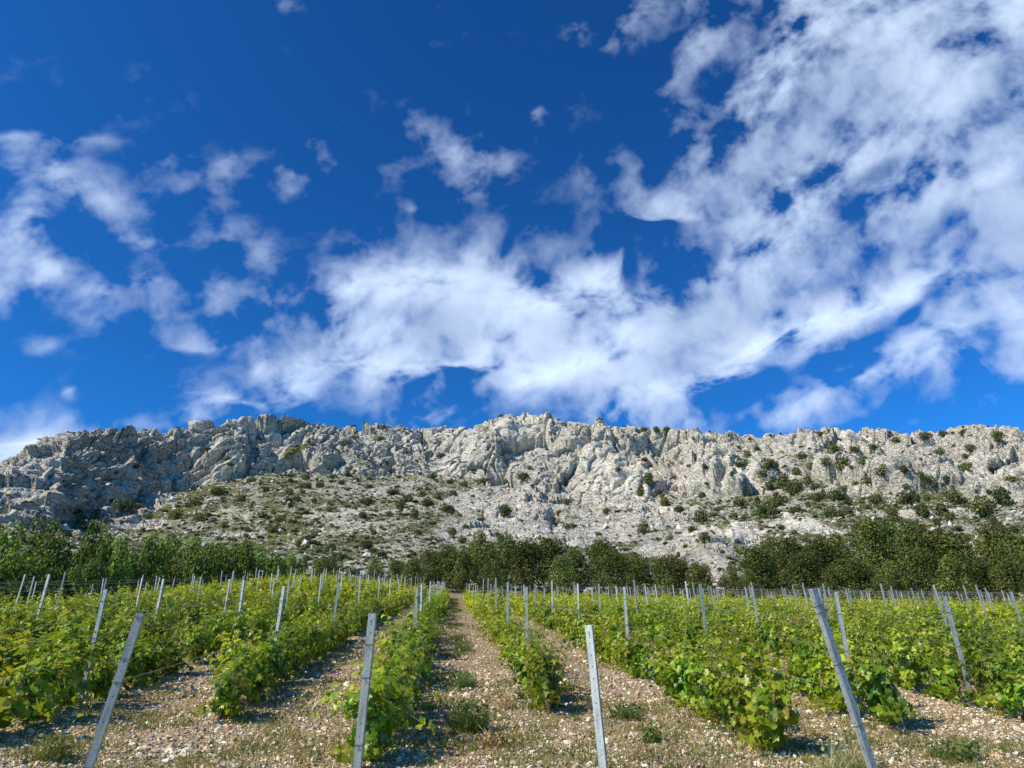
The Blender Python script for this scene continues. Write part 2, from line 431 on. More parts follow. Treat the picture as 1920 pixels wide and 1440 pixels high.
for b in [(890, 1000, 75, 22), (960, 960, 110, 30), (1060, 1000, 130, 28), (1080, 930, 150, 40), (1210, 960, 110, 40), (1330, 1035, 60, 38, 35), (1000, 905, 120, 30),
          (270, 945, 60, 22, -20), (200, 960, 50, 16), (60, 960, 90, 40), (250, 985, 60, 10), (1480, 985, 60, 10), (1250, 1030, 60, 20), (1560, 995, 90, 7), (1750, 965, 120, 8), (450, 1000, 60, 7),
          (860, 940, 50, 14, -20), (1400, 1000, 40, 25), (1340, 1075, 30, 18)]:
    rock = np.maximum(rock, 1.0 * blob(*b))
for b, k in [((560, 832, 40, 8), .9), ((300, 812, 70, 9), .6), ((690, 870, 60, 14, 20), .5), ((560, 890, 80, 8), .6), ((1000, 850, 50, 10, -20), .6), ((1450, 870, 130, 40), .55), ((1600, 900, 200, 12), .5),
             ((1560, 835, 160, 14), .5), ((1800, 850, 100, 20), .35), ((1430, 935, 120, 14), .7), ((1800, 930, 200, 12), .5), ((160, 955, 60, 8), .6), ((850, 905, 60, 8), .5), ((780, 900, 90, 8), .6)]:
    rock = rock - k * blob(*b)
# ragged limits between rock and scree
rock = rock + 0.55 * fbm(P / 16.0, 4, 31) * sstep(0.02, 0.4, rock) + 0.10 * fbm(P / 5.0, 3, 33)
rock = np.clip(rock, 0, 1)
# macro normal
def normals(P):
    du = np.gradient(P, axis=1); dv = np.gradient(P, axis=0)
    n = np.cross(du, dv); n /= np.linalg.norm(n, axis=-1, keepdims=True) + 1e-9
    return np.where(n[..., 2:3] < 0, -n, n)
NM = normals(P)
wn = np.stack([fbm(P / 30.0, 3, 41 + k * 5) for k in range(3)], -1)
Q = P + 7.0 * wn
left = sstep(900, 300, ppx)
# bedding planes dipping to the left
dip = np.stack([Q[..., 0] * 0.86 + Q[..., 2] * 0.5, Q[..., 1] * 0.35, -Q[..., 0] * 0.5 + Q[..., 2] * 0.86], -1)
big = fbm(Q * np.array([1, 1, 0.40]) / 38.0, 3, 51, gain=0.45) * 1.3
f0, c0 = facets(Q * np.array([1, 0.8, 0.5]) / 24.0, 57)
f1, c1 = facets(Q * np.array([1, 0.8, 0.6]) / 11.0, 61)
f2, c2 = facets((Q + 1.5 * wn[..., ::-1]) * np.array([1, 1, 0.7]) / 5.0, 71)
f3, c3 = facets(P / 2.4, 81)
lump = ridged(Q / 9.0, 4, 99) - 0.4
lay = facets(dip * np.array([0.06, 0.10, 0.30]), 91)[0]
lay2 = facets(dip * np.array([0.14, 0.2, 0.8]), 93)[0]
crk = -(1 - sstep(0.0, 0.10, np.abs(gnoise(dip * np.array([0.05, 0.05, 0.16]), 97)))) - 0.7 * (1 - sstep(0.0, 0.09, np.abs(gnoise(Q * np.array([.10, .10, .045]), 98))))
rk = sstep(0.2, 0.75, rock)
slab = sstep(0.0, 0.4, fbm(P / 38.0, 3, 131))
for b in [(865, 850, 60, 36), (1385, 890, 60, 36), (1130, 870, 60, 45), (110, 870, 110, 35, -25), (520, 835, 60, 25), (200, 905, 70, 25), (330, 860, 60, 22, -25), (980, 800, 50, 20), (1250, 880, 40, 20)]: slab = np.maximum(slab, blob(*b))
fine = 1 - 0.72 * slab
edge_fade = sstep(0, 14, rowi)                          # calm where it meets the vineyard
back = 1 - 0.6 * sstep(NR - 34, NR - 10, rowi)
disp = rk * (12.5 * big * above + 9.0 * f0 * (.4 + .6 * above) + 2.7 * f1 * (1 - .35 * left) * (.85 + .15 * above) + 1.6 * f2 * (1 - .3 * left) * (.7 + .3 * above) * fine + 0.65 * f3 * fine + 0.4 * lump * fine + (4.2 * lay + 1.3 * lay2) * left + 2.0 * crk * (.7 + .3 * above)) * edge_fade * back
disp = disp - 10 * blob(1178, 892, 34, 9, -8) - 7 * blob(1356, 900, 9, 26) - 6 * blob(1040, 962, 9, 18) + 3.0 * blob(60, 955, 50, 30) + 6 * blob(1330, 1040, 55, 30, 35)
sm = fbm(P / 11.0, 4, 101); sf3 = facets(P * np.array([1, 1, 2.0]) / 2.2, 103)[0]
terr = ridged(P * np.array([0.25, 0.25, 1.0]) / 3.0, 3, 105) - 0.5
scr = (1 - rk) * edge_fade * (1.2 * sm + 0.8 * np.clip(sf3, 0, 1) + 0.7 * terr) * sstep(14, 60, rowi)
D = NM * 0.8 + np.stack([-np.sin(AZ), -np.cos(AZ), AZ * 0], -1) * 0.35
hcl = np.clip(disp, -12, 13)
near_fac = np.clip(RR / 300.0, 0.45, 1.05)
P2 = P + D * (hcl * near_fac)[..., None] + np.array([0, 0, 1.0]) * scr[..., None]
# keep the skyline on its line: the crest carries only modest relief
crest = np.exp(-((rowi - 564) / 44.0) ** 2)
P2[..., 2] += -crest * 0.84 * (hcl * near_fac) * D[..., 2]
# bring the skyline back to the ridge line: shift the wall in each direction, blending out towards its foot
el_now = np.arctan2(P2[..., 2] - CAMH, np.hypot(P2[..., 0], P2[..., 1])).max(axis=0)
dtan = np.tan(el_top) - np.tan(el_now); kk = np.hanning(51); kk /= kk.sum()
dtan = np.convolve(np.pad(dtan, 25, mode='edge'), kk, mode='valid')
P2[..., 2] += dtan[None] * np.hypot(P2[..., 0], P2[..., 1]) * sstep(215, 520, rowi)
warm = sstep(650, 1150, ppx) * 0.75 + 0.9 * blob(90, 950, 90, 40) + 0.4 * blob(500, 790, 60, 20) + 0.5 * fbm(P / 22.0, 4, 111)
warm = warm + 0.35 * blob(1270, 870, 120, 40) + 0.2
veg = 0.50 + 0.6 * fbm(P / 18.0, 4, 121) - 0.22 * rk + 0.10 * sstep(1380, 1500, ppx) + 0.15 * sstep(900, 300, ppx) * (1 - above)
veg = veg + 0.35 * blob(560, 832, 40, 8) + 0.12 * blob(1560, 950, 220, 25) + 0.3 * blob(250, 1080, 220, 30)
for b, k in [((640, 905, 130, 14), .3), ((1470, 945, 90, 8), .4), ((1560, 925, 90, 8), .3), ((1250, 1010, 60, 12), .3)]: veg = veg - .6 * k * blob(*b)
mountain_me = mesh("mountain", P2.reshape(-1, 3), [grid_faces(NR, NC)], M_MOUNT, smooth=True,
                   attrs={"rock": rock, "warm": np.clip(warm, 0, 1), "cell": 0.25 * c0 + 0.3 * c1 + 0.25 * c2 + 0.2 * c3, "veg": veg, "slab": slab})
tag(obj("mountain", mountain_me), kind="structure")
MPX, MPY, _ = project(P2)
el_all = np.arctan2(P2[..., 2] - CAMH, np.hypot(P2[..., 0], P2[..., 1]))
vis = el_all >= np.maximum.accumulate(el_all, axis=0) - 0.0012
def mount_at(px, py):
    """terrain vertex seen at a pixel (nearest visible)"""
    a = azel(px, py)[0]; j = int(np.argmin(np.abs(az - a)))
    d = np.abs(MPY[:, j] - py) + np.where(vis[:, j], 0, 1e4) ; d[:16] = 1e6
    i = int(np.argmin(d)); return P2[i, j].copy(), i, j
def terrain_z(x, y):
    a = math.atan2(x, y); r = math.hypot(x, y); j = int(np.argmin(np.abs(az - a)))
    rr = np.hypot(P2[:, j, 0], P2[:, j, 1]); zm = float(np.interp(r, np.maximum.accumulate(rr), P2[:, j, 2]))
    return max(zm if r > r0[j] else -1e9, float(g(x, y)) if y < 150 else -1e9)

# ------------------------------------------------------------------ clouds: a sheet of thin cloud 1500 m up
def make_clouds():
    xs = np.linspace(-500, 2420, 860); ys = np.linspace(-420, 905, 560)
    X, Y = np.meshgrid(xs, ys); d = rays(X, Y)
    H = 1500.0; t = H / d[..., 2]; C = CP + d * t[..., None]
    # big, middle and thin clouds: x, y, rx, ry, angle, weight
    B = [(715, 540, 70, 75, 0, 1.1), (800, 590, 110, 85, 0, 1.35), (910, 510, 85, 62, 0, 1.1), (950, 600, 150, 85, 0, 1.4), (1080, 640, 150, 75, 0, 1.3), (1200, 650, 120, 95, 0, 1.35),
         (1180, 745, 105, 60, 0, 1.3), (1300, 620, 130, 80, 0, 1.25), (1100, 480, 62, 50, 0, .95), (1130, 540, 50, 40, 0, .6), (765, 650, 90, 45, 0, 1.0), (990, 705, 80, 32, 0, .9), (700, 712, 36, 34, 0, .8),
         (790, 772, 52, 24, -20, .95), (600, 590, 42, 45, 0, .65), (640, 640, 50, 40, 0, .6),
         (1390, 560, 110, 80, -20, 1.1), (1440, 440, 130, 85, -35, 1.05), (1250, 370, 75, 30, 20, .75), (1150, 345, 60, 28, 20, .62), (1300, 330, 80, 50, 0, .8), (1210, 395, 60, 22, 0, .55), (1540, 540, 80, 60, -30, .9),
         (1430, 250, 110, 85, -40, .95), (1540, 160, 110, 90, -30, .9), (1620, 230, 150, 100, 0, 1.15), (1500, 330, 130, 70, -30, 1.0), (1700, 80, 180, 110, -20, 1.05), (1500, 50, 90, 70, 0, .85), (1860, 60, 110, 100, 0, .95),
         (1800, 200, 140, 90, 0, 1.0), (1850, 320, 130, 100, 0, 1.1), (1740, 400, 150, 60, -25, 1.15), (1650, 430, 70, 35, 0, .85), (1890, 480, 110, 80, -20, 1.15), (1840, 560, 100, 70, -25, 1.1), (1600, 570, 120, 50, -25, 1.0),
         (1700, 520, 90, 45, -25, .9), (1520, 600, 60, 40, 0, .7), (1890, 660, 70, 45, 0, 1.1), (1760, 640, 80, 35, 0, .9), (1700, 680, 80, 35, 0, .9), (1620, 730, 120, 30, -18, 1.2), (1500, 775, 110, 26, -8, 1.2), (1240, 780, 70, 34, 0, .8), (1780, 730, 60, 26, 0, .6), (1830, 690, 60, 30, 0, .7),
         (1200, 50, 50, 36, -30, .6), (1290, 20, 70, 30, -20, .62), (1185, 105, 40, 26, 0, .5), (1300, 90, 60, 32, -30, .48), (1350, 60, 50, 40, 0, .5), (1095, 80, 24, 30, 0, .38), (1270, 170, 60, 36, 0, .55), (1330, 120, 60, 40, 0, .55), (1270, 230, 40, 40, 0, .5),
         (545, 22, 30, 16, 0, .36), (1015, 215, 26, 18, -20, .36), (975, 235, 22, 10, 0, .28),
         (135, 350, 75, 36, 15, .95), (200, 390, 60, 30, 15, .8), (50, 275, 50, 18, 0, .62), (170, 275, 50, 12, -5, .5), (70, 430, 44, 40, 0, .85), (30, 480, 60, 40, 0, .9), (100, 510, 50, 28, 0, .8), (5, 540, 30, 40, 0, .8),
         (155, 455, 46, 26, 0, .62), (262, 457, 56, 18, 5, .82), (190, 562, 52, 34, 0, .75), (284, 562, 42, 38, 0, .66), (400, 572, 56, 24, 0, .62), (480, 560, 60, 18, 0, .45), (515, 588, 26, 22, 0, .55), (318, 535, 30, 12, 10, .4),
         (435, 465, 55, 32, 15, .48), (490, 490, 36, 20, 30, .42), (320, 300, 30, 14, 0, .5), (340, 345, 60, 22, 0, .32), (415, 345, 26, 36, 20, .55), (430, 312, 34, 12, -20, .45), (575, 300, 34, 34, -30, .58), (555, 335, 50, 26, 0, .5), (700, 240, 50, 12, 0, .36),
         (790, 245, 60, 24, 15, .6), (840, 275, 50, 22, 10, .58), (915, 300, 50, 36, 20, .64), (860, 335, 50, 26, -20, .42), (740, 310, 36, 18, 0, .38), (765, 382, 16, 10, 0, .4),
         (358, 640, 46, 14, 0, .7), (410, 735, 52, 24, 10, .9), (395, 775, 60, 24, -15, .95), (470, 752, 40, 20, 0, .8), (500, 690, 46, 40, 20, .58), (560, 670, 36, 34, 0, .55), (540, 720, 40, 24, 0, .5), (478, 650, 16, 30, 0, .4),
         (40, 815, 85, 30, 0, 2.2), (80, 830, 60, 24, 0, 1.2), (150, 812, 60, 14, 0, .8), (20, 850, 60, 24, 0, 1.6), (280, 795, 60, 10, 0, .42), (80, 640, 26, 14, 0, .34), (138, 738, 12, 9, 0, .5), (90, 300, 60, 30, 0, .4),
         (-150, 480, 130, 80, 0, .9), (-220, 300, 110, 60, 0, .8), (2080, 250, 200, 240, 0, 1.1), (2120, 620, 160, 120, 0, .9), (1900, -100, 300, 120, 0, 1.0), (1500, -120, 200, 100, 0, .8)]
    Mk = np.zeros_like(X)
    DV = d * 1.0
    n_w = np.stack([fbm(DV * 5.0, 4, 201), fbm(DV * 5.0, 4, 207)], -1)
    Xw = X + 26 * n_w[..., 0]; Yw = Y + 22 * n_w[..., 1]
    for (x, y, rx, ry, an, k) in B:
        if k < .75 and x < 1100 and rx > 15: rx *= 1.15; ry *= 1.2
        c, s = math.cos(R(an)), math.sin(R(an)); dx, dy = Xw - x, Yw - y
        Mk += (k * (0.86 if x > 1230 else 0.80 if y < 600 and k < .75 else 1.04)) * np.exp(-(((dx * c + dy * s) / rx) ** 2 + ((-dx * s + dy * c) / ry) ** 2) * 0.9)
    G = [(1577, 262, 46, 26, -40, .9), (1512, 332, 50, 24, -30, .9), (1658, 327, 44, 20, -20, .7), (1594, 408, 20, 40, 0, .6), (1680, 452, 70, 14, -15, .9), (1775, 425, 40, 14, -30, .7), (1798, 466, 20, 26, 30, .7), (1745, 542, 46, 18, -45, .8),
         (1700, 590, 30, 18, -30, .6), (1530, 513, 34, 22, -30, .8), (1468, 628, 22, 30, 20, .7), (1440, 706, 34, 20, -20, .4), (1555, 668, 30, 14, 0, .4), (1620, 640, 40, 14, 0, .4), (1331, 460, 16, 26, 0, .5), (1273, 540, 20, 34, 10, .6), (1331, 361, 22, 20, 0, .5),
         (1190, 412, 44, 16, 0, .4), (1255, 408, 30, 16, 0, .5), (1010, 510, 22, 40, -35, .6), (1060, 560, 30, 14, 30, .3), (1176, 500, 14, 50, 0, .7), (1320, 170, 30, 26, -40, .5), (1366, 146, 20, 40, 30, .5), (1425, 66, 24, 36, 20, .6), (1862, 645, 22, 30, 0, .8),
         (1866, 748, 44, 22, 0, .8), (1700, 790, 90, 14, -10, .4), (1226, 250, 30, 60, 0, .4), (1815, 122, 30, 24, 0, .35), (1903, 198, 24, 30, 0, .5), (1104, 630, 30, 16, 0, .35), (1279, 670, 40, 20, 0, .35), (1378, 745, 40, 30, 0, .7), (1250, 120, 30, 60, 30, .4),
         (880, 700, 34, 26, 0, .7), (1050, 735, 40, 30, 0, .6), (720, 600, 14, 20, 0, .3), (1580, 690, 50, 16, 0, .6), (845, 480, 26, 14, 0, .3), (1460, 180, 16, 50, 35, .3), (1400, 330, 30, 16, 0, .35), (1450, 520, 26, 20, 0, .3), (1640, 620, 40, 20, -30, .4)]
    for (x, y, rx, ry, an, k) in G:
        c, s = math.cos(R(an)), math.sin(R(an)); dx, dy = Xw - x, Yw - y
        Mk -= 0.98 * k * np.exp(-(((dx * c + dy * s) / rx) ** 2 + ((-dx * s + dy * c) / ry) ** 2) * 0.8)
    Mk = np.clip(Mk, -0.4, None)
    Mk = np.where(Mk > 0, 1.3 * (1 - np.exp(-Mk / 1.15)), Mk)
    W = DV + 0.010 * np.stack([fbm(DV * 11.0, 4, 211), fbm(DV * 11.0, 4, 217), fbm(DV * 11.0, 4, 219)], -1)
    n1 = fbm(W * 8.0, 8, 221, gain=0.56)
    DG = np.stack([W[..., 0] * .8 + W[..., 2] * .45, W[..., 1], (W[..., 2] * .8 - W[..., 0] * .45) * 1.5], -1)
    n2 = fbm(DG * 17.0, 7, 231, gain=0.55)
    n3 = ridged(W * 34.0, 5, 241, gain=0.6) - 0.5
    small = np.clip(Mk, 0, 1)
    tex = 0.75 * n1 + 1.35 * n2 + 0.22 * n3 + 0.03
    veil = 0.20 * np.exp(-((Xw - 1640) / 420) ** 2 - ((Yw - 330) / 330) ** 2)
    den = Mk * (0.84 + 0.80 * tex * (2.4 - 1.7 * small)) + 0.50 * tex * sstep(-0.35, 0.25, Mk) - 0.13 + veil * (1 + 1.3 * tex)
    thick = np.clip(den, 0, None)
    blob2 = np.exp(-((X - 30) / 130) ** 2 - ((Y - 830) / 40) ** 2)
    dn = 0.58 + 0.9 * blob2 + 0.80 * sstep(.45, 1.0, Mk) * (1 - .35 * sstep(1300, 1500, X)) + 0.35 * np.exp(-((X - 900) / 520) ** 2 - ((Y - 640) / 130) ** 2)
    thin = 1 - np.exp(-dn * thick ** 1.15)
    edge = sstep(-500, -330, X) * sstep(2420, 2250, X) * sstep(-420, -260, Y) * sstep(905, 880, Y)
    alpha = np.clip(thin, 0, 0.985) * edge
    C[..., 2] += 150 * fbm(C / 900.0, 2, 251) * np.clip(Mk, 0, 1)                 # gently billowing underside
    t_ = NT("cloud")
    a = t_.n("ShaderNodeAttribute", attribute_name="cover").outputs['Fac']
    tr = t_.n("ShaderNodeBsdfTransparent").outputs[0]
    sh = t_.n("ShaderNodeBsdfTranslucent", {'Color': (0.66, 0.775, 0.89, 1)}).outputs[0]
    df = t_.n("ShaderNodeBsdfDiffuse", {'Color': (0.66, 0.775, 0.89, 1)}).outputs[0]
    body = t_.n("ShaderNodeMixShader", {0: 0.16, 1: sh, 2: df}).outputs[0]
    m = t_.finish(t_.n("ShaderNodeMixShader", {0: a, 1: tr, 2: body}).outputs[0])
    me = mesh("clouds", C.reshape(-1, 3), [grid_faces(*X.shape)], m, smooth=True, attrs={"cover": alpha})
    o = obj("clouds", me); tag(o, "white broken clouds drifting across the deep blue sky", "clouds", kind="stuff")
make_clouds()

# ------------------------------------------------------------------ leaf templates
def leaf_template():
    half = [(-82, .16), (-62, .50), (-48, .62), (-30, .55), (-18, .42), (-4, .68), (14, .86), (26, .72), (44, .52), (60, .78), (78, 0.95), (90, 1.08)]
    pts = [(0.0, 0.0)] + [(r * math.cos(R(a)), r * math.sin(R(a))) for a, r in half] + [(-r * math.cos(R(a)), r * math.sin(R(a))) for a, r in half[-2::-1]]
    v = np.array([(x, y, 0.0) for x, y in pts]); v[:, :2] *= 0.55; v[1:, 1] += 0.05
    rr = np.hypot(v[:, 0], v[:, 1]); v[:, 2] = 0.28 * np.abs(v[:, 0]) - 0.55 * rr ** 2
    n = len(v) - 1
    f = [(0, i, i + 1) for i in range(1, n)] + [(0, n, 1)]
    v[:, 1] += 0.1
    return v, [np.array(f)]
LT, LF = leaf_template()
QT = np.array([(-.5, 0, -.12), (0, -.45, .06), (.5, .02, -.12), (0.02, .6, -.1), (0.36, .42, -.14), (-.34, .40, -.14)])     # small folded five-corner leaf
QF = [np.array([(0, 1, 3, 5), (1, 2, 4, 3)])]

def vine_leaf_cols(n, frac_tip):
    """sunlit-side base colours: mature green, yellow-green, some reddish young tips"""
    base = np.array([0.135, 0.235, 0.013]); yg = np.array([0.36, 0.40, 0.026]); rd = np.array([0.32, 0.20, 0.045]); dk = np.array([0.055, 0.14, 0.016])
    a = rng.random(n)[:, None]; c = base * (0.7 + 0.6 * rng.random(n)[:, None])
    c = np.where(a > 0.82, dk * (0.8 + .5 * rng.random(n)[:, None]), c)
    k = np.clip(frac_tip * 1.0 + rng.normal(0, .25, n), 0, 1)[:, None]
    c = c * (1 - k) + yg * k
    r = (rng.random(n) < 0.035 + 0.13 * frac_tip)[:, None]
    return np.where(r, 0.35 * c + 0.65 * rd, c)

def vine_geometry(shoots, nodes, tmpl, tf, size, H=1.0, tone=0.0, wid=1.0):
    lv, lc_, tips, starts, dirs_, ns = [], [], [], [], [], []
    sh = Acc()
    for k in range(shoots):
        a = rng.uniform(0, 2 * math.pi)
        el = rng.uniform(R(18), R(86)) if k % 3 else rng.uniform(R(-28), R(12))
        L = rng.uniform(0.42, 0.82) * H * (0.7 + 0.5 * math.sin(max(el, 0)))
        p0 = np.array([rng.normal(0, .05), rng.uniform(-.34, .34), rng.uniform(.24, .50) if k % 3 else rng.uniform(.16, .36)])
        d = np.array([math.cos(a) * math.cos(el) * 0.85 * wid, math.sin(a) * math.cos(el), math.sin(el)])
        bend = np.array([rng.normal(0, .15), rng.normal(0, .15), -rng.uniform(.05, .45)])
        s = np.linspace(0, 1, nodes)
        path = p0 + L * (d * s[:, None] + bend * (s ** 2)[:, None])
        path[:, 2] = np.maximum(path[:, 2], 0.06 + 0.05 * s)
        pv, pf, pt = tube(path[:: max(1, nodes // 5)], np.linspace(.006, .0025, len(path[:: max(1, nodes // 5)])), 4)
        sh.add(pv, [pf, pt])
        off = rng.normal(0, 1, (nodes, 3)); off /= np.linalg.norm(off, axis=1, keepdims=True)
        lv.append(path + off * rng.uniform(.03, .10, (nodes, 1))); tips.append(s)
        outw = path - np.array([0, 0, .45]); outw[:, 1] *= .6; outw /= np.linalg.norm(outw, axis=1, keepdims=True) + 1e-6
        ns.append(outw * 0.75 + off * 0.45 + np.array([-.15, 0, 0.55]) + rng.normal(0, .35, (nodes, 3)))
    cen = np.concatenate(lv); tp = np.concatenate(tips); n = np.concatenate(ns)
    cen[:, 2] = np.maximum(cen[:, 2], 0.07)
    N = len(cen)
    sc_ = size * rng.uniform(.7, 1.15, N) * (1.08 - 0.62 * tp ** 1.6)
    spin = rng.normal(math.pi, 1.0, N)
    v, f = scatter(tmpl, tf, cen, basis(n, spin), np.stack([sc_, sc_ * rng.uniform(.85, 1.15, N), sc_], 1))
    cols = vine_leaf_cols(N, np.clip(tp * .8 + tone, 0, 1))
    return v, f, rep(cols, len(tmpl)), sh
def trunk_mesh(i):
    a = Acc(); 
    s = np.linspace(0, 1, 7)
    path = np.stack([.03 * np.sin(s * 4 + i) + .02 * rng.normal(size=7), .05 * np.sin(s * 3 + 2 * i), s * .42 - .05], 1)
    v, f, t = tube(path, .030 * (1.25 - .4 * s) * rng.uniform(.85, 1.2, 7), 8); a.add(v, [f, t])
    for sg in (-1, 1):
        p = np.stack([path[-1, 0] + .03 * rng.normal(size=5), path[-1, 1] + sg * np.linspace(0, .34, 5), path[-1, 2] - .03 + .09 * np.sin(np.linspace(0, 2.2, 5)) + .01 * rng.normal(size=5)], 1)
        v, f, t = tube(p, np.linspace(.022, .011, 5), 6); a.add(v, [f, t])
        for q in range(2):
            b = p[2 + 2 * q]; e = b + np.array([.02 * rng.normal(), .03 * rng.normal(), .09])
            v, f, t = tube(np.linspace(b, e, 3), np.array([.014, .011, .008]), 5); a.add(v, [f, t])
    return a.mesh("trunk", M_WOOD, True)
VV = []
for i in range(14):
    H = rng.uniform(.85, 1.2); tone = rng.uniform(-.3, .5)
    v, f, c, sh = vine_geometry(rng.integers(28, 40), 14, LT, LF, 0.145, H, tone)
    VV.append((mesh("foliage", v, f, M_VINE, c, smooth=True), sh.mesh("shoots", M_SHOOT, True), trunk_mesh(i)))

# ------------------------------------------------------------------ rows
def row_x(px, py): 
    p = on_plane(px, py); return float(p[0]), float(p[1])
xs_ = [row_x(663, 1490)[0], row_x(1135, 1490)[0]]
DX = xs_[1] - xs_[0]
ROWS = {k: xs_[0] + DX * k for k in range(-26, 30)}      # k=0 first left of the path, k=1 first right
Y0 = row_x(663, 1490)[1]
print("row spacing", DX, "x0", xs_[0], "post y", Y0)
def row_name(k):
    o = ["", "first", "second", "third", "fourth", "fifth", "sixth", "seventh", "eighth", "ninth", "tenth"]
    n = (1 - k) if k <= 0 else k
    w_ = o[n] if n <= 10 else f"{n}th"
    return f"{w_} row {'left' if k <= 0 else 'right'} of the path"
def ordn(n):
    o = ["", "first", "second", "third", "fourth", "fifth", "sixth", "seventh", "eighth", "ninth", "tenth"]
    if n <= 10: return o[n]
    return f"{n}{'th' if 10 < n % 100 < 14 else {1: 'st', 2: 'nd', 3: 'rd'}.get(n % 10, 'th')}"
start_px = {0: (690, 1425), 1: (1050, 1335), -1: (420, 1350), -2: (25, 1392), 2: (1500, 1408), 3: (1700, 1362), 4: (1950, 1385), -3: (-40, 1310), -4: (-100, 1250)}
def row_start(k):
    if k in start_px: return on_plane(*start_px[k])[1]
    return Y0 + 1.8 + 0.6 * math.sin(k * 2.1)
def row_end(x):
    e = 74.0
    if x < -20: e = 74 - (-20 - x) * 3.2
    if x > 5: e = 74 - 0.10 * (x - 5)
    return e
def inview(x, y, z, m=140):
    px, py, zc = project(np.array([x, y, z])); return zc > 0.5 and -m < px < 1920 + m and py < 1440 + 260
vines = []
for k, X in ROWS.items():
    y = row_start(k); ye = row_end(X); idx = 0
    while y < ye:
        if rng.random() > 0.075 or idx == 0:
            x_ = X + rng.normal(0, .05); z_ = float(g(x_, y))
            if inview(x_, y, z_ + .5): vines.append([k, x_, y, z_])
        idx += 1; y += 0.88 + rng.uniform(-.08, .08)
dist = np.array([math.hypot(v[1], v[2]) for v in vines]); order = np.argsort(dist)
inv_strict = [i for i in order if inview(vines[i][1], vines[i][2], vines[i][3] + .5, 20)]
NEAR = set(inv_strict[:296])
cnt = {}; VG = "grapevines planted in rows up the stony slope"
for k in ROWS:
    n = 0
    for i, (kk, x, y, z) in enumerate(vines):
        if kk != k: continue
        if i not in NEAR: continue
        n += 1
        fo, sh, tr = VV[rng.integers(len(VV))]
        e = empty("grapevine", (x, y, z - .01), rng.choice([0, math.pi]) + rng.normal(0, .12)); s = rng.uniform(.88, 1.12) if rng.random() > .14 else rng.uniform(.6, .8)
        e.scale = (s * rng.uniform(.80, 1.08), s * 1.04, s * rng.uniform(.84, 1.04))
        obj("foliage", fo, e); obj("shoots", sh, e); obj("trunk", tr, e)
        tag(e, f"leafy grapevine, {ordn(n)} from the near end of the {row_name(k)}", "grapevine", VG)
# farther vines: one mass
FV = []
for i in range(14):
    v, f, c, sh = vine_geometry(22, 8, QT, QF, 0.19, rng.uniform(.85, 1.2), rng.uniform(-.05, .55)); FV.append((v, f, c))
acc = Acc()
for i, (k, x, y, z) in enumerate(vines):
    if i in NEAR: continue
    v, f, c = FV[rng.integers(14)]; s = rng.uniform(.88, 1.15); th = rng.choice([0, math.pi]) + rng.normal(0, .15)
    ct, st_ = math.cos(th), math.sin(th)
    vv = v * np.array([s * .9, s, s * rng.uniform(.8, 1.0)]); vv = np.stack([vv[:, 0] * ct - vv[:, 1] * st_ + x, vv[:, 0] * st_ + vv[:, 1] * ct + y, vv[:, 2] + z], 1)
    acc.add(vv, f, c * rng.uniform(.85, 1.15))
o = obj("far_grapevines", acc.mesh("far_grapevines", M_VINE, False))
tag(o, "dense far rows of leafy grapevines reaching up to the trees", "grapevines", kind="stuff")
print("vines", len(vines), "near", len(NEAR))

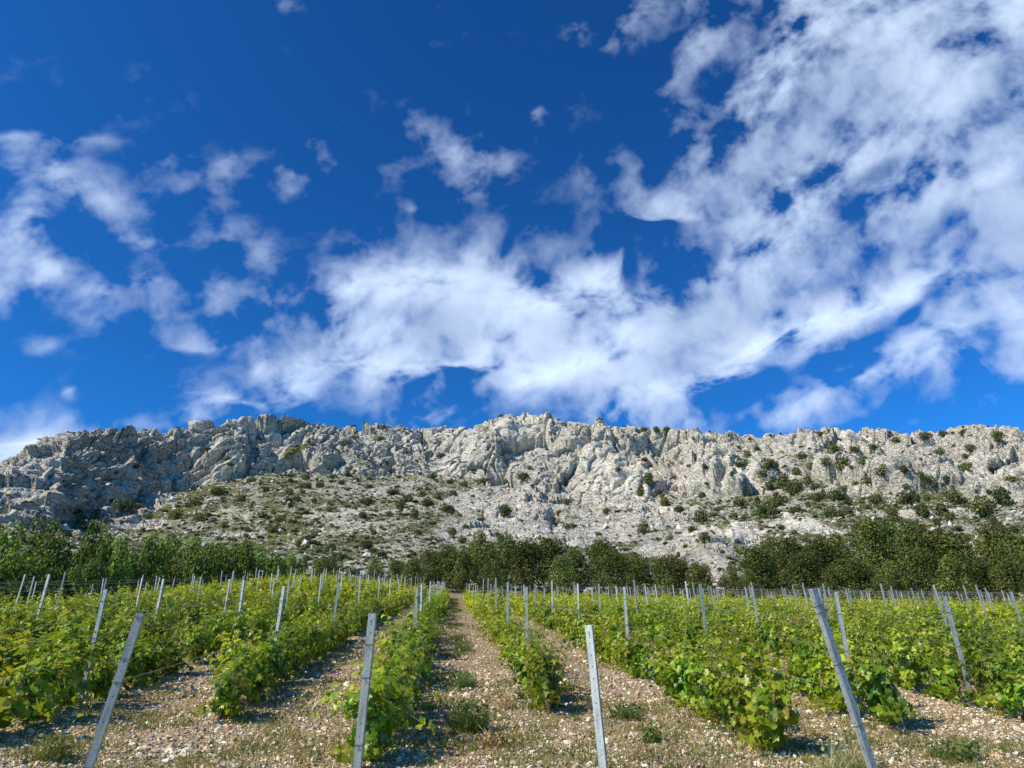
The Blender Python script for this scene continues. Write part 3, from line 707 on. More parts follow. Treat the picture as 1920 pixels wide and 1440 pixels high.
# ------------------------------------------------------------------ steel posts
def post_mesh(L, W=.055, Dp=.042, holes=True, lip=.012):
    """open C-profile, face towards -Y, holes 100 mm apart, hook notches on both flanges"""
    a = Acc(); t = .0025
    def wall(p, q, z0=-.3, z1=L):
        p = np.array(p, float); q = np.array(q, float); d = q - p; n = np.array([-d[1], d[0]]) / np.hypot(*d) * t
        v = []
        for z in (z0, z1):
            for c in (p, q, q + n, p + n): v.append((c[0], c[1], z))
        a.add(np.array(v), [np.array([(0, 1, 5, 4), (1, 2, 6, 5), (2, 3, 7, 6), (3, 0, 4, 7), (4, 5, 6, 7), (3, 2, 1, 0)])])
    h = W / 2
    wall((-h + .0, Dp), (-h, .0)); wall((h, .0), (h, Dp))
    wall((-h + lip, Dp), (-h + t, Dp)); wall((h - t, Dp), (h - lip, Dp))
    if not holes:
        wall((h - t, 0), (-h + t, 0)); return a.mesh("vineyard_post", M_STEEL)
    # perforated face: rings of eight corners around each octagonal hole, slightly creased rib beside the holes
    zs = np.arange(L - .06, -.25, -.1); r = .0055
    oc = [(math.cos(R(22.5 + 45 * i)) * r, math.sin(R(22.5 + 45 * i)) * r * 1.3) for i in range(8)]
    hw = h - .0002
    ou = [(hw, .02), (.02, .05), (-.02, .05), (-hw, .02), (-hw, -.02), (-.02, -.05), (.02, -.05), (hw, -.02)]
    for zc in zs:
        top = .06 if zc == zs[0] else .05
        v = [(x, 0, zc + z) for x, z in oc] + [(x, 0, zc + (z if z < .05 else top)) for x, z in ou]
        for x, z in ((hw, top), (-hw, top), (-hw, -.05), (hw, -.05)): v.append((x, 0, zc + z))
        f4 = [(i, 8 + i, 8 + (i + 1) % 8, (i + 1) % 8) for i in range(8)]
        f3 = [(8, 16, 9), (10, 17, 11), (12, 18, 13), (14, 19, 15)]
        a.add(np.array(v), [np.array(f4), np.array(f3)])
        for sx in (-1, 1):                       # hook for the wires on each flange edge
            x0_, y0_, z0_ = sx * h, .022, zc + .03
            b = np.array([(x0_, y0_ - .006, z0_), (x0_ + sx * .006, y0_ - .006, z0_ + .004), (x0_ + sx * .006, y0_ - .006, z0_ + .016), (x0_, y0_ - .006, z0_ + .012),
                          (x0_, y0_ + .006, z0_), (x0_ + sx * .006, y0_ + .006, z0_ + .004), (x0_ + sx * .006, y0_ + .006, z0_ + .016), (x0_, y0_ + .006, z0_ + .012)])
            a.add(b, [np.array([(0, 1, 2, 3), (7, 6, 5, 4), (0, 4, 5, 1), (1, 5, 6, 2), (2, 6, 7, 3)])])
    return a.mesh("vineyard_post", M_STEEL)
def tie_mesh(z, W=.055, Dp=.042, tails=True):
    h = W / 2 + .003; a = Acc()
    loop = [(-h, -.004, z), (h, -.004, z + .004), (h, Dp + .003, z + .002), (-h, Dp + .003, z - .004), (-h, -.004, z)]
    v, f, t = tube(loop, .0022, 5); a.add(v, [f, t])
    if tails:
        v, f, t = tube([(h, -.004, z), (h + .02, -.02, z + .012), (h + .045, -.012, z + .03)], .0018, 4); a.add(v, [f, t])
        v, f, t = tube([(-.005, -.005, z), (.004, -.012, z - .02), (.018, -.008, z - .04)], .0016, 4); a.add(v, [f, t])
    return a.mesh("wire_tie", M_TIE)
def mark_mesh(strokes, z, s):
    a = Acc()
    for st in strokes:
        v, f, t = tube([(x * s, -.0008, z + y * s) for x, y in st], .0016, 4); v[:, 1] = np.clip(v[:, 1], -.0016, .0); a.add(v, [f, t])
    return a.mesh("painted_mark", M_INK)
PG = "galvanised steel trellis posts"
def lean_matrix(base, top, facing):
    z = Vector(top - base).normalized(); f = Vector(facing); y = -(f - z * f.dot(z)).normalized(); x = y.cross(z).normalized()
    m = Matrix((x, y, z)).transposed().to_4x4(); m.translation = Vector(base); return m
PL = 1.42
near_posts = [
    (0, (663, 1490), (698, 1150), (-0.12, -1, .0), "near steel post with scribbled top beside the leafy vine, just left of the path", [1.12, .86, .35], 'scribble'),
    (1, (1135, 1490), (1103, 1172), (-0.42, -.9, .0), "brightest white steel post with a handwritten mark, just right of the path", [], 'number'),
    (-1, (148, 1490), (263, 1150), (0.22, -1, .0), "near grey steel post leaning right over the stony ground at far left", [1.36, 1.02, .84, .2], None),
    (2, (1657, 1490), (1527, 1102), (0.40, -.9, .0), "tall near steel post leaning left with two wire ties, at right", [1.52, 1.46, 1.02, .52], None)]
for k, bpx, tpx, face, lab, ties, mk in near_posts:
    b = on_plane(*bpx); b[2] = float(g(b[0], b[1])); d = rays(*tpx)
    # point on the top's ray at the post's height above the foot
    L = 1.36 if k != 2 else 1.62
    oc = CP - b; bb = float(np.dot(d, oc)); cc = float(np.dot(oc, oc)) - L * L; disc = bb * bb - cc
    t = -bb + (math.sqrt(disc) if disc > 0 else 0)
    t2 = -bb - (math.sqrt(disc) if disc > 0 else 0)
    P_a, P_b = CP + d * t, CP + d * t2
    top = P_b if abs(P_b[1] - b[1]) < abs(P_a[1] - b[1]) else P_a
    Lr = float(np.linalg.norm(top - b)); print("post", k, b, top, Lr, disc)
    o = obj("vineyard_post", post_mesh(Lr, W=.066, Dp=.048)); o.matrix_world = lean_matrix(b, top, face); tag(o, lab, "post", PG)
    for z in ties:
        if z < Lr: obj("wire_tie", tie_mesh(z if z < Lr - .02 else Lr - .05, W=.066, Dp=.048), o)
    if mk == 'number':
        obj("painted_mark", mark_mesh([[(-.2, 1.6), (0, 1.5), (.1, 1.7)], [(.5, .95), (-.4, .95), (-.4, .45), (.3, .5), (.5, .1), (.2, -.2), (-.4, -.1)], [(-.2, -.5), (.3, -.45), (.5, -.8), (-.1, -1.4), (.6, -1.4)]], Lr - .085, .019), o)
    if mk == 'scribble':
        obj("painted_mark", mark_mesh([[(.0, 1.2), (-.5, .4), (.3, .6), (-.3, -.2)], [(-.1, .1), (.6, -.5), (-.4, -.6), (.7, -1.3)], [(.2, 1.6), (.5, 1.1)]], Lr - .075, .019), o)
pm = [post_mesh(L_, W=.050) for L_ in (1.46, 1.53, 1.60)]; pf_ = [post_mesh(L_, W=.042, Dp=.034, holes=False) for L_ in (1.48, 1.56, 1.64)]
tm = [tie_mesh(z, tails=True) for z in (1.30, .82)]
posts = {}
plist = []
for k, X in ROWS.items():
    ph = {0: 7.6, 1: 6.2, 2: 7.9}.get(k, 6.9 + 1.0 * math.sin(k * 1.7))
    ye = row_end(X) + .4; y = Y0 + (0.0 if k in (0, 1, -1, 2) else (3.3 if k == 3 else 4.4 if k > 2 else 4.0) + 0.5 * math.sin(k * 3.1)); j = 0; posts[k] = []
    while y < ye:
        posts[k].append((X, y))
        if not (j == 0 and k in (0, 1, -1, 2)): plist.append((k, j, X + rng.normal(0, .03), y + rng.normal(0, .06)))
        y += ph if j == 0 else rng.uniform(5.0, 5.9); j += 1
plist = [p for p in plist if inview(p[2], p[3], SL * p[3] + 1.2, 30)]
plist.sort(key=lambda p: math.hypot(p[2], p[3])); print("posts", len(plist)); far_posts = plist[294:]; plist = plist[:294]
seen = {k: (1 if k in (0, 1, -1, 2) else 0) for k in ROWS}
for k, j, x, y in plist:
    seen[k] += 1; z = float(g(x, y)); near = y < 20
    o = obj("vineyard_post", (pm if near else pf_)[rng.integers(3)])
    o.location = (x, y, z); ox = -0.004 * x
    o.rotation_euler = (rng.normal(R(-1.0), R(1.2)), rng.normal(0, R(1.2)) - R(3.5) * float(sstep(3, 8, x)), rng.normal(-.15, .25))
    tag(o, f"thin steel post, {ordn(seen[k])} from the near end of the {row_name(k)}", "post", PG)
    if near:
        for m_ in tm: obj("wire_tie", m_, o)
if far_posts:
    acc = Acc()
    for k, j, x, y in far_posts:
        z = float(g(x, y)); b = np.array([(-.02, 0, 0), (.02, 0, 0), (.02, .034, 0), (-.02, .034, 0)]); t_ = np.array([rng.normal(0, .04), 0, rng.uniform(1.48, 1.64)])
        acc.add(np.concatenate([b, b + t_]) + np.array([x, y, z]), [np.array([(0, 1, 5, 4), (1, 2, 6, 5), (2, 3, 7, 6), (3, 0, 4, 7), (4, 5, 6, 7)])])
    o = obj("far_posts", acc.mesh("far_posts", M_STEEL)); tag(o, "farthest ranks of thin steel posts below the pines", "posts", kind="stuff")
# wires strung post to post
WG = "trellis wires along the vine rows"
for k in ROWS:
    pts = [p for p in posts[k]]
    if not (-9 <= k <= 14) or len(pts) < 3: continue
    n_w = 0
    for h, nm in ((1.38, "top"), (.82, "middle")):
        if nm == "middle" and not -4 <= k <= 7: continue
        path = []
        for (xa, ya), (xb, yb) in zip(pts[:-1], pts[1:]):
            for s in np.linspace(0, 1, 7, endpoint=False):
                x, y = xa + (xb - xa) * s, ya + (yb - ya) * s
                path.append((x, y - 0.01, float(g0(x, y)) + h - .10 * s * (1 - s)))
        path = np.array(path)
        v, f, t = tube(path[:, :], .003, 4)
        o = obj("trellis_wire", mesh("trellis_wire", v, [f, t], M_WIRE, smooth=True))
        tag(o, f"thin {nm} wire strung along the {row_name(k)}", "wire", WG)

# ------------------------------------------------------------------ stones on the ground
def ico():
    p = (1 + 5 ** .5) / 2
    v = np.array([(-1, p, 0), (1, p, 0), (-1, -p, 0), (1, -p, 0), (0, -1, p), (0, 1, p), (0, -1, -p), (0, 1, -p), (p, 0, -1), (p, 0, 1), (-p, 0, -1), (-p, 0, 1)], float)
    v /= np.linalg.norm(v[0])
    f = np.array([(0, 11, 5), (0, 5, 1), (0, 1, 7), (0, 7, 10), (0, 10, 11), (1, 5, 9), (5, 11, 4), (11, 10, 2), (10, 7, 6), (7, 1, 8), (3, 9, 4), (3, 4, 2), (3, 2, 6), (3, 6, 8), (3, 8, 9), (4, 9, 5), (2, 4, 11), (6, 2, 10), (8, 6, 7), (9, 8, 1)])
    return v, f
IV, IF = ico()
STC = np.array([(0.68, 0.54, 0.36), (0.80, 0.67, 0.50), (0.54, 0.38, 0.23), (0.66, 0.58, 0.46), (0.44, 0.30, 0.19), (0.68, 0.48, 0.30), (0.80, 0.74, 0.61), (0.32, 0.26, 0.18)])
def stones(cx, cy, size, acc, colp=None, sink=.25):
    n = len(cx); cz = g(cx, cy)
    B = basis(rng.normal(0, .5, (n, 3)) + np.array([0, 0, 1.0]), rng.uniform(0, 6.28, n))
    s = np.stack([size, size * rng.uniform(.55, .95, n), size * rng.uniform(.3, .65, n)], 1)
    v, f = scatter(IV, [IF], np.stack([cx, cy, cz + s[:, 2] * sink], 1), B, s)
    v = v + rng.normal(0, 1, v.shape) * rep(size[:, None], 12) * .11
    c = STC[rng.choice(len(STC), n, p=colp)] * rng.uniform(.55, 1.1, (n, 1))
    acc.add(v, f, rep(c, 12))
acc = Acc()
def rand_view(n, zlo, zhi, powr):
    d = zlo * (zhi / zlo) ** (rng.random(n) ** powr); a = rng.uniform(R(-33), R(42), n)
    return d * np.sin(a), d * np.cos(a), d
x, y, d = rand_view(62000, 4.6, 15, 0.9)
clump = fbm(np.stack([x * .9, y * .9, x * 0], -1), 3, 301); keep = rng.random(len(x)) < np.clip(.68 + 1.3 * clump, .12, 1)
x, y, d = x[keep], y[keep], d[keep]
stones(x, y, np.clip(rng.lognormal(math.log(.0155), .45, len(x)), .007, .06), acc)
x, y, d = rand_view(22000, 11, 40, 0.8); stones(x, y, np.clip(rng.lognormal(math.log(.026), .4, len(x)), .012, .07), acc)
# pale rubble heap left of the path
hp = on_plane(335, 1408); n = 150
x = hp[0] + rng.normal(0, .22, n); y = hp[1] + rng.normal(0, .14, n)
stones(x, y, np.clip(rng.lognormal(math.log(.024), .5, n), .010, .07), acc, [.2, .25, .1, .25, 0, 0, .05, .15], .2)
o = obj("loose_stones", acc.mesh("loose_stones", M_STONE)); tag(o, "cream and tan limestone rubble strewn over the soil", "stones", kind="stuff")
# dead leaves and twigs
acc = Acc(); x, y, d = rand_view(14000, 4.6, 20, .9); n = len(x)
B = basis(rng.normal(0, .5, (n, 3)) + np.array([0, 0, 1.0]), rng.uniform(0, 6.28, n))
v, f = scatter(QT, QF, np.stack([x, y, g(x, y) + .022], 1), B, rng.uniform(.012, .035, n)); LC = np.array([(.22, .11, .05), (.30, .20, .10), (.14, .08, .045), (.36, .27, .15)])
acc.add(v, f, rep(LC[rng.integers(0, 4, n)], len(QT)))
o = obj("leaf_litter", acc.mesh("leaf_litter", M_STONE)); tag(o, "dry brown leaf litter between the stones", "leaf litter", kind="stuff")

# ------------------------------------------------------------------ weeds
BT = np.array([(-.5, 0, 0), (.5, 0, 0), (.32, .16, .5), (-.32, .16, .5), (0, .5, 1.0)]); BF = [np.array([(0, 1, 2, 3)]), np.array([(3, 2, 4)])]
def blades(cx, cy, h, acc, col, wd=.006, splay=.5, z=None):
    n = len(cx); z = g(cx, cy) if z is None else z
    nrm = rng.normal(0, splay, (n, 3)); nrm[:, 2] = 1
    B = basis(nrm, rng.uniform(0, 6.28, n))
    v, f = scatter(BT, BF, np.stack([cx, cy, z - .004], 1), B, np.stack([np.full(n, wd), h * .6, h], 1))
    acc.add(v, f, rep(col, 5))
GC = np.array([(.12, .18, .035), (.19, .22, .05), (.33, .30, .09), (.48, .39, .18), (.09, .14, .035)])
acc = Acc()
# tufts: centre, radius, count
for q in range(6500):
    a_x, a_y, dd = rand_view(1, 4.8, 45, .85); cx, cy = float(a_x[0]), float(a_y[0])
    band = fbm(np.array([[cx * .5, cy * .25, 4.0]]), 2, 401)[0]
    if band < -0.10: continue
    k = rng.integers(14, 34); rr = rng.uniform(.04, .16)
    x = cx + rng.normal(0, rr, k); y = cy + rng.normal(0, rr, k); ci = rng.choice(5, p=[.26, .24, .2, .16, .14])
    blades(x, y, rng.uniform(.03, .11, k), acc, GC[ci] * rng.uniform(.8, 1.2, (k, 1)), wd=rng.uniform(.004, .008) * (1 + float(dd[0]) / 20))
# weedy strip up the middle of the path
Xp = (ROWS[0] + ROWS[1]) / 2
for q in range(360):
    y0 = rng.uniform(8, 72) ; x0 = Xp - .12 + rng.normal(0, .16); k = 26
    if fbm(np.array([[x0, y0 * .35, 9.0]]), 2, 411)[0] < -.05: continue
    blades(x0 + rng.normal(0, .09, k), y0 + rng.normal(0, .12, k), rng.uniform(.04, .16, k), acc, GC[rng.choice([0, 1, 4])] * rng.uniform(.7, 1.1, (k, 1)), wd=.007 + y0 * .0003)
for cpx, cpy, n, hh, rr in [(1750, 1400, 900, .10, .55), (1700, 1350, 500, .10, .5), (1890, 1400, 500, .09, .4), (100, 1420, 500, .10, .35), (480, 1400, 250, .07, .3), (1035, 1415, 160, .06, .12),
                            (1140, 1320, 260, .10, .25), (1200, 1340, 200, .08, .2), (560, 1290, 120, .07, .2), (1330, 1420, 220, .07, .3), (820, 1400, 150, .08, .2)]:
    p = on_plane(cpx, cpy); k = n
    blades(p[0] + rng.normal(0, rr, k), p[1] + rng.normal(0, rr * .6, k), rng.uniform(.4, 1.2, k) * hh, acc, GC[rng.choice(5, k, p=[.35, .25, .12, .08, .2])] * rng.uniform(.7, 1.2, (k, 1)), wd=.007)
o = obj("low_weeds", acc.mesh("low_weeds", M_GRASS)); tag(o, "low green and straw coloured weeds between the stones", "weeds", kind="stuff")
# individual weed clumps
def weed(name, px, py, h, wdt, n, cols, label, cat, stems=0, grp=None, leafy=0, flower=None):
    p = on_plane(px, py); p[2] = float(g(p[0], p[1])); e = empty(name, p)
    acc = Acc(); k = n; a = rng.uniform(0, 6.28, k); r_ = np.sqrt(rng.random(k)) * wdt * .35
    cx, cy = np.cos(a) * r_, np.sin(a) * r_; nrm = np.stack([cx / wdt * 2.2, cy / wdt * 2.2, np.ones(k)], 1) + rng.normal(0, .22, (k, 3))
    hh = h * rng.uniform(.5, 1.05, k)
    v, f = scatter(BT, BF, np.stack([cx, cy, np.zeros(k)], 1), basis(nrm, rng.uniform(0, 6.28, k)), np.stack([np.full(k, .006), hh * .35, hh], 1))
    cc = np.array(cols)[rng.integers(0, len(cols), k)] * rng.uniform(.7, 1.25, (k, 1)); acc.add(v, f, rep(cc, 5))
    if leafy:
        k = leafy; a = rng.uniform(0, 6.28, k); r_ = np.sqrt(rng.random(k)) * wdt * .5; z = rng.uniform(.1, 1, k) * h
        v, f = scatter(QT, QF, np.stack([np.cos(a) * r_, np.sin(a) * r_, z], 1), basis(rng.normal(0, .7, (k, 3)) + np.array([0, 0, .8]), rng.uniform(0, 6.28, k)), rng.uniform(.015, .04, k))
        cc = np.array(cols)[rng.integers(0, len(cols), k)] * rng.uniform(.7, 1.25, (k, 1)); acc.add(v, f, rep(cc, len(QT)))
    obj("leaves", acc.mesh("leaves", M_GRASS), e)
    for s in range(stems):
        a = rng.uniform(0, 6.28); tp = np.array([math.cos(a) * wdt * .5, math.sin(a) * wdt * .5, h * rng.uniform(1.0, 1.35)])
        v, f, t = tube(np.stack([np.linspace(0, 1, 5) ** 1.3 * tp[i] if i < 2 else np.linspace(0, 1, 5) * tp[2] for i in range(3)], 1), .0022, 4)
        ac = Acc(); ac.add(v, [f, t], (.45, .38, .22)); 
        if flower:
            v, f = scatter(IV, [IF], tp[None], basis(np.array([[0, 0, 1.0]]), np.zeros(1)), np.array([[.014, .014, .009]])); ac.add(v, f, flower)
        obj("stem", ac.mesh("stem", M_STONE), e)
    tag(e, label, cat, grp)
gg = [(.14, .23, .06), (.20, .28, .09), (.10, .17, .05)]; ww = "weeds growing between the vine rows"
weed("grass_tuft", 880, 1372, .34, .42, 700, gg, "large bushy green weed in the middle of the near path", "weed", 2, ww, 500)
weed("grass_tuft", 872, 1290, .24, .36, 420, gg, "darker green weed up the path behind the bushy weed", "weed", 0, ww, 260)
weed("grass_tuft", 868, 1222, .22, .40, 300, gg, "small green weed on the path beside the shaded stones", "weed", 0, ww, 160)
weed("dry_weed", 925, 1400, .17, .34, 90, [(.34, .17, .06), (.40, .26, .12), (.24, .13, .06), (.20, .2, .07)], "rust brown dry weed right of the bushy green weed", "weed", 5, ww, 150)
weed("dry_weed", 945, 1330, .24, .16, 60, [(.36, .24, .10), (.42, .32, .16)], "thin tan dry stalks at the edge of the path", "weed", 4, ww, 50)
weed("leafy_weed", 1222, 1392, .16, .20, 120, [(.14, .22, .05), (.20, .27, .06)], "small leafy weed right of the brightest post", "weed", 0, ww, 260)
weed("leafy_weed", 1175, 1350, .16, .45, 260, [(.12, .19, .05), (.17, .24, .06)], "dark weed patch right behind the brightest post", "weed", 0, ww, 300)
weed("flowering_weed", 1600, 1440, .34, .34, 120, [(.30, .32, .12), (.42, .38, .2)], "straw coloured weed with white flower heads by the tall leaning post", "weed", 7, ww, 80, (.75, .73, .66))
weed("flowering_weed", 1560, 1450, .26, .22, 90, [(.30, .32, .12), (.42, .38, .2)], "short pale weed with white flowers under the right hand vine", "weed", 4, ww, 60, (.75, .73, .66))
weed("leafy_weed", 95, 1432, .22, .34, 160, [(.20, .25, .06), (.28, .3, .09)], "yellow green weed at the lower left corner", "weed", 0, ww, 320)
weed("leafy_weed", 1790, 1425, .16, .5, 300, [(.10, .16, .045), (.16, .2, .06)], "spreading green weed at the lower right corner", "weed", 3, ww, 420, (.75, .73, .66))

# ------------------------------------------------------------------ trees
def crown_pts(lobes, per, kind):
    """leaf clump centres and normals over uneven lobes; unit crown: radius ~1, z 0..1"""
    C_, N_, K_ = [], [], []
    for (cx, cy, cz, r) in lobes:
        n = int(per * (r / .3) ** 2)
        u = rng.normal(size=(n, 3)); u /= np.linalg.norm(u, axis=1, keepdims=True)
        rad = r * (0.62 + 0.40 * rng.random(n) ** .6) * (1 + .28 * gnoise(u * 2.2 + cx * 9, 7)[:])
        p = u * rad[:, None]; p[:, 2] *= .8
        C_.append(p + np.array([cx, cy, cz])); N_.append(u); K_.append(np.full(n, rng.uniform(-1, 1)))
    return np.concatenate(C_), np.concatenate(N_), np.concatenate(K_)
ZH = {'pine': 2.1, 'broad': 1.5, 'shrub': 1.15}
def tree_meshes(kind, i):
    zh = ZH[kind]
    if kind == 'pine':
        nl = 15; lobes = []
        for q in range(nl):
            z = rng.uniform(.22, .88); w_ = (1.0 - ((z - .42) / .62) ** 2) * .62; a = rng.uniform(0, 6.28); r_ = w_ * math.sqrt(rng.uniform(.15, 1))
            lobes.append((math.cos(a) * r_, math.sin(a) * r_, z, rng.uniform(.17, .30)))
        lobes += [(rng.normal(0, .06), rng.normal(0, .06), .90, .14), (0, 0, .6, .36), (0, 0, .38, .40)]; per, cols, ls = 420, [(.110, .138, .030), (.185, .205, .045), (.058, .080, .020)], .056
    elif kind == 'broad':
        lobes = []
        for q in range(17):
            z = rng.uniform(.12, .80); w_ = math.sqrt(max(.05, 1 - ((z - .35) / .62) ** 2)) * .74; a = rng.uniform(0, 6.28); r_ = w_ * math.sqrt(rng.uniform(.3, 1))
            lobes.append((math.cos(a) * r_, math.sin(a) * r_, z, rng.uniform(.20, .34)))
        lobes += [(0, 0, .45, .5), (0, 0, .25, .5)]; per, cols, ls = 330, [(.105, .175, .022), (.180, .265, .034), (.055, .095, .016)], .056
    else:                                       # low shrub
        lobes = [(math.cos(a) * .5 * rng.random(), math.sin(a) * .5 * rng.random(), rng.uniform(.2, .6), rng.uniform(.3, .5)) for a in rng.uniform(0, 6.28, 6)]
        per, cols, ls = 60, [(.095, .115, .034), (.150, .165, .055), (.058, .070, .024)], .115
    c, n, k = crown_pts(lobes, per, kind)
    m = c[:, 2] > 0.0; c, n, k = c[m], n[m], k[m]; N = len(c)
    cl = np.array(cols)[rng.integers(0, 3, N)] * (1 + .22 * k[:, None]) * rng.uniform(.8, 1.25, (N, 1))
    c = c * np.array([1, 1, zh]); nn = n + rng.normal(0, .6, (N, 3)) + np.array([0, 0, .3])
    s = ls * rng.uniform(.6, 1.3, N)
    tmpl = QT.copy()
    if kind == 'pine': tmpl = QT * np.array([.7, 1.3, 1.4])
    v, f = scatter(tmpl, QF, c, basis(nn, rng.uniform(0, 6.28, N)), s)
    crown = mesh("crown", v, f, M_TREE, rep(cl, len(QT)))
    a = Acc(); s5 = np.linspace(0, 1, 7)
    path = np.stack([.05 * np.sin(s5 * 3 + i), .05 * np.cos(s5 * 2 + i) - .05, (s5 * .78 - .03) * zh], 1)
    w_ = .035 if kind == 'pine' else .03
    v, f, t = tube(path, w_ * (1.1 - .8 * s5), 8); a.add(v, [f, t])
    for L in lobes[: (10 if kind != 'shrub' else 4)]:
        j = min(5, max(1, int(L[2] * 5))); b = path[j]
        e = np.array(L[:3]) * np.array([1, 1, zh]); mid = (b + e) / 2 + np.array([0, 0, -.04])
        v, f, t = tube(np.array([b, mid, e]), np.array([.014, .010, .004]), 5); a.add(v, [f, t])
    return crown, a.mesh("trunk", M_BARK, True)
TV = {k: [tree_meshes(k, i) for i in range(n)] for k, n in (('pine', 7), ('broad', 6), ('shrub', 8))}
def plant(kind, name, x, y, h, wd, label, cat, group, z=None, sink=.0, tint=None):
    z = terrain_z(x, y) if z is None else z
    cr, tr = TV[kind][rng.integers(len(TV[kind]))]
    e = empty(name, (x, y, z - sink), rng.uniform(0, 6.28)); e.scale = (wd / 2, wd / 2, h / ZH[kind])
    obj("crown", cr, e); obj("trunk", tr, e); tag(e, label, cat, group)
    return e
def tree_px(kind, name, px, top, r, wpx, label, cat, group):
    a, el = azel(px, top); x, y = r * math.sin(a), r * math.cos(a); z = terrain_z(x, y)
    zt = CAMH + r * math.tan(el); h = max(1.2, zt - z); 
    _, _, zc = project(np.array([x, y, z + h / 2])); wd = wpx / F * float(zc) * 1.12
    return plant(kind, name, x, y, h * (0.92 if kind == 'pine' else 1.06), wd, label, cat, group, z, .05)
BG = "broadleaf trees left of the vineyard"
lt = [(18, 976, 44, 190, 'broad', "largest dark broadleaf tree at the left edge"), (102, 972, 47, 140, 'broad', "dark pointed broadleaf tree beside the largest left tree"), (60, 1030, 42, 130, 'broad', "low dark tree in front of the two leftmost crowns"),
      (-70, 990, 42, 150, 'broad', "dark tree cut off by the left edge"), (130, 1050, 46, 70, 'broad', "small dark tree right of the leftmost crowns"),
      (188, 990, 66, 84, 'broad', "light green tree just right of the dark left trees"), (236, 1002, 68, 90, 'broad', "light green tree in the middle of the left gap"), (286, 1008, 70, 80, 'broad', "light green tree left of the long dark thicket"),
      (345, 1012, 72, 82, 'broad', "dark green tree, first from the left in the long thicket"), (398, 1004, 70, 96, 'broad', "tallest dark green tree in the long thicket"), (452, 1012, 72, 92, 'broad', "dark green tree right of the tallest one in the thicket"),
      (503, 1016, 74, 90, 'broad', "dark green tree near the right end of the thicket"), (548, 1034, 78, 64, 'broad', "small dark tree closing the thicket on its right")]
for i, (px, top, r, wpx, kd, lab) in enumerate(lt): tree_px(kd, "broadleaf_tree", px, top, r, wpx, lab, "tree", BG)
PT = [(600, 1038, 92, 44), (622, 1030, 95, 50), (704, 1046, 92, 46), (745, 1044, 90, 56), (772, 1052, 88, 50), (806, 1036, 94, 70), (842, 1008, 100, 84), (868, 1020, 92, 60), (900, 1002, 104, 80), (925, 1040, 88, 56), (945, 1000, 100, 78),
      (986, 1008, 98, 88), (1030, 1002, 104, 90), (1052, 1030, 90, 70), (1082, 1022, 94, 84), (1126, 1006, 102, 92), (1150, 1036, 90, 66), (1192, 1028, 96, 78), (1238, 1034, 92, 70), (1262, 1030, 100, 70), (1310, 1046, 92, 74), (1368, 1062, 90, 60),
      (1418, 1030, 98, 84), (1440, 1010, 112, 80), (1478, 1004, 108, 90), (1500, 1040, 90, 80), (1526, 998, 112, 90), (1570, 990, 116, 100), (1598, 1030, 92, 90), (1622, 978, 122, 104), (1652, 968, 128, 90), (1692, 986, 110, 96), (1722, 1030, 92, 90),
      (1744, 974, 114, 118), (1792, 984, 112, 100), (1822, 1034, 92, 90), (1842, 990, 108, 104), (1886, 986, 106, 100), (1918, 1010, 96, 100), (1960, 990, 106, 110), (1560, 1052, 86, 70), (1660, 1046, 88, 80), (1770, 1050, 86, 80), (1880, 1052, 86, 80), (1400, 1066, 86, 50)]
PGp = "dark pines in the belt between vineyard and mountain"
for i, (px, top, r, wpx) in enumerate(sorted(PT)):
    where = "small group left of the path's end" if px < 790 else ("dense belt above the path" if px < 1390 else "long wood on the right")
    n = sum(1 for q in PT if q[0] <= px and (q[0] < 790) == (px < 790) and (q[0] < 1390) == (px < 1390))
    tree_px('pine', "pine_tree", px, top + rng.uniform(-16, 12), r, wpx * rng.uniform(1.0, 1.4), f"dark green pine, {ordn(n)} from the left in the {where}", "pine tree", PGp)
# low scrub at the head of the vineyard
SG = "low scrub along the vineyard's upper edge"
sp_ = [(x, y) for x, y in zip(range(150, 1900, 42), np.tile([1086, 1078, 1092, 1082], 20))]
for i, (px, py) in enumerate(sp_):
    if 790 < px < 890: continue
    r = (62 if px < 330 else 80) + rng.uniform(-2, 5); a, el = azel(px, py); x, y = r * math.sin(a), r * math.cos(a)
    plant('shrub', "scrub_bush", x, y, rng.uniform(1.3, 2.2), rng.uniform(2.4, 3.8), f"low grey green bush behind the vines, {ordn(i + 1)} from the left along the upper edge", "bush", SG)
# broom in flower
p_a, _ = azel(200, 1075); e = plant('shrub', "broom_bush", 60 * math.sin(p_a), 60 * math.cos(p_a), 1.6, 2.4, "broom bush with bright yellow flowers behind the left vines", "bush", None)
n = 110; v, f = scatter(IV, [IF], rng.normal(0, .3, (n, 3)) * np.array([1, 1, .5]) + np.array([0, 0, .75]), basis(rng.normal(0, 1, (n, 3)), np.zeros(n)), rng.uniform(.03, .06, n))
obj("flowers", mesh("flowers", v, f, mat_simple("broom_flower", (.75, .62, .03), .7)), e)

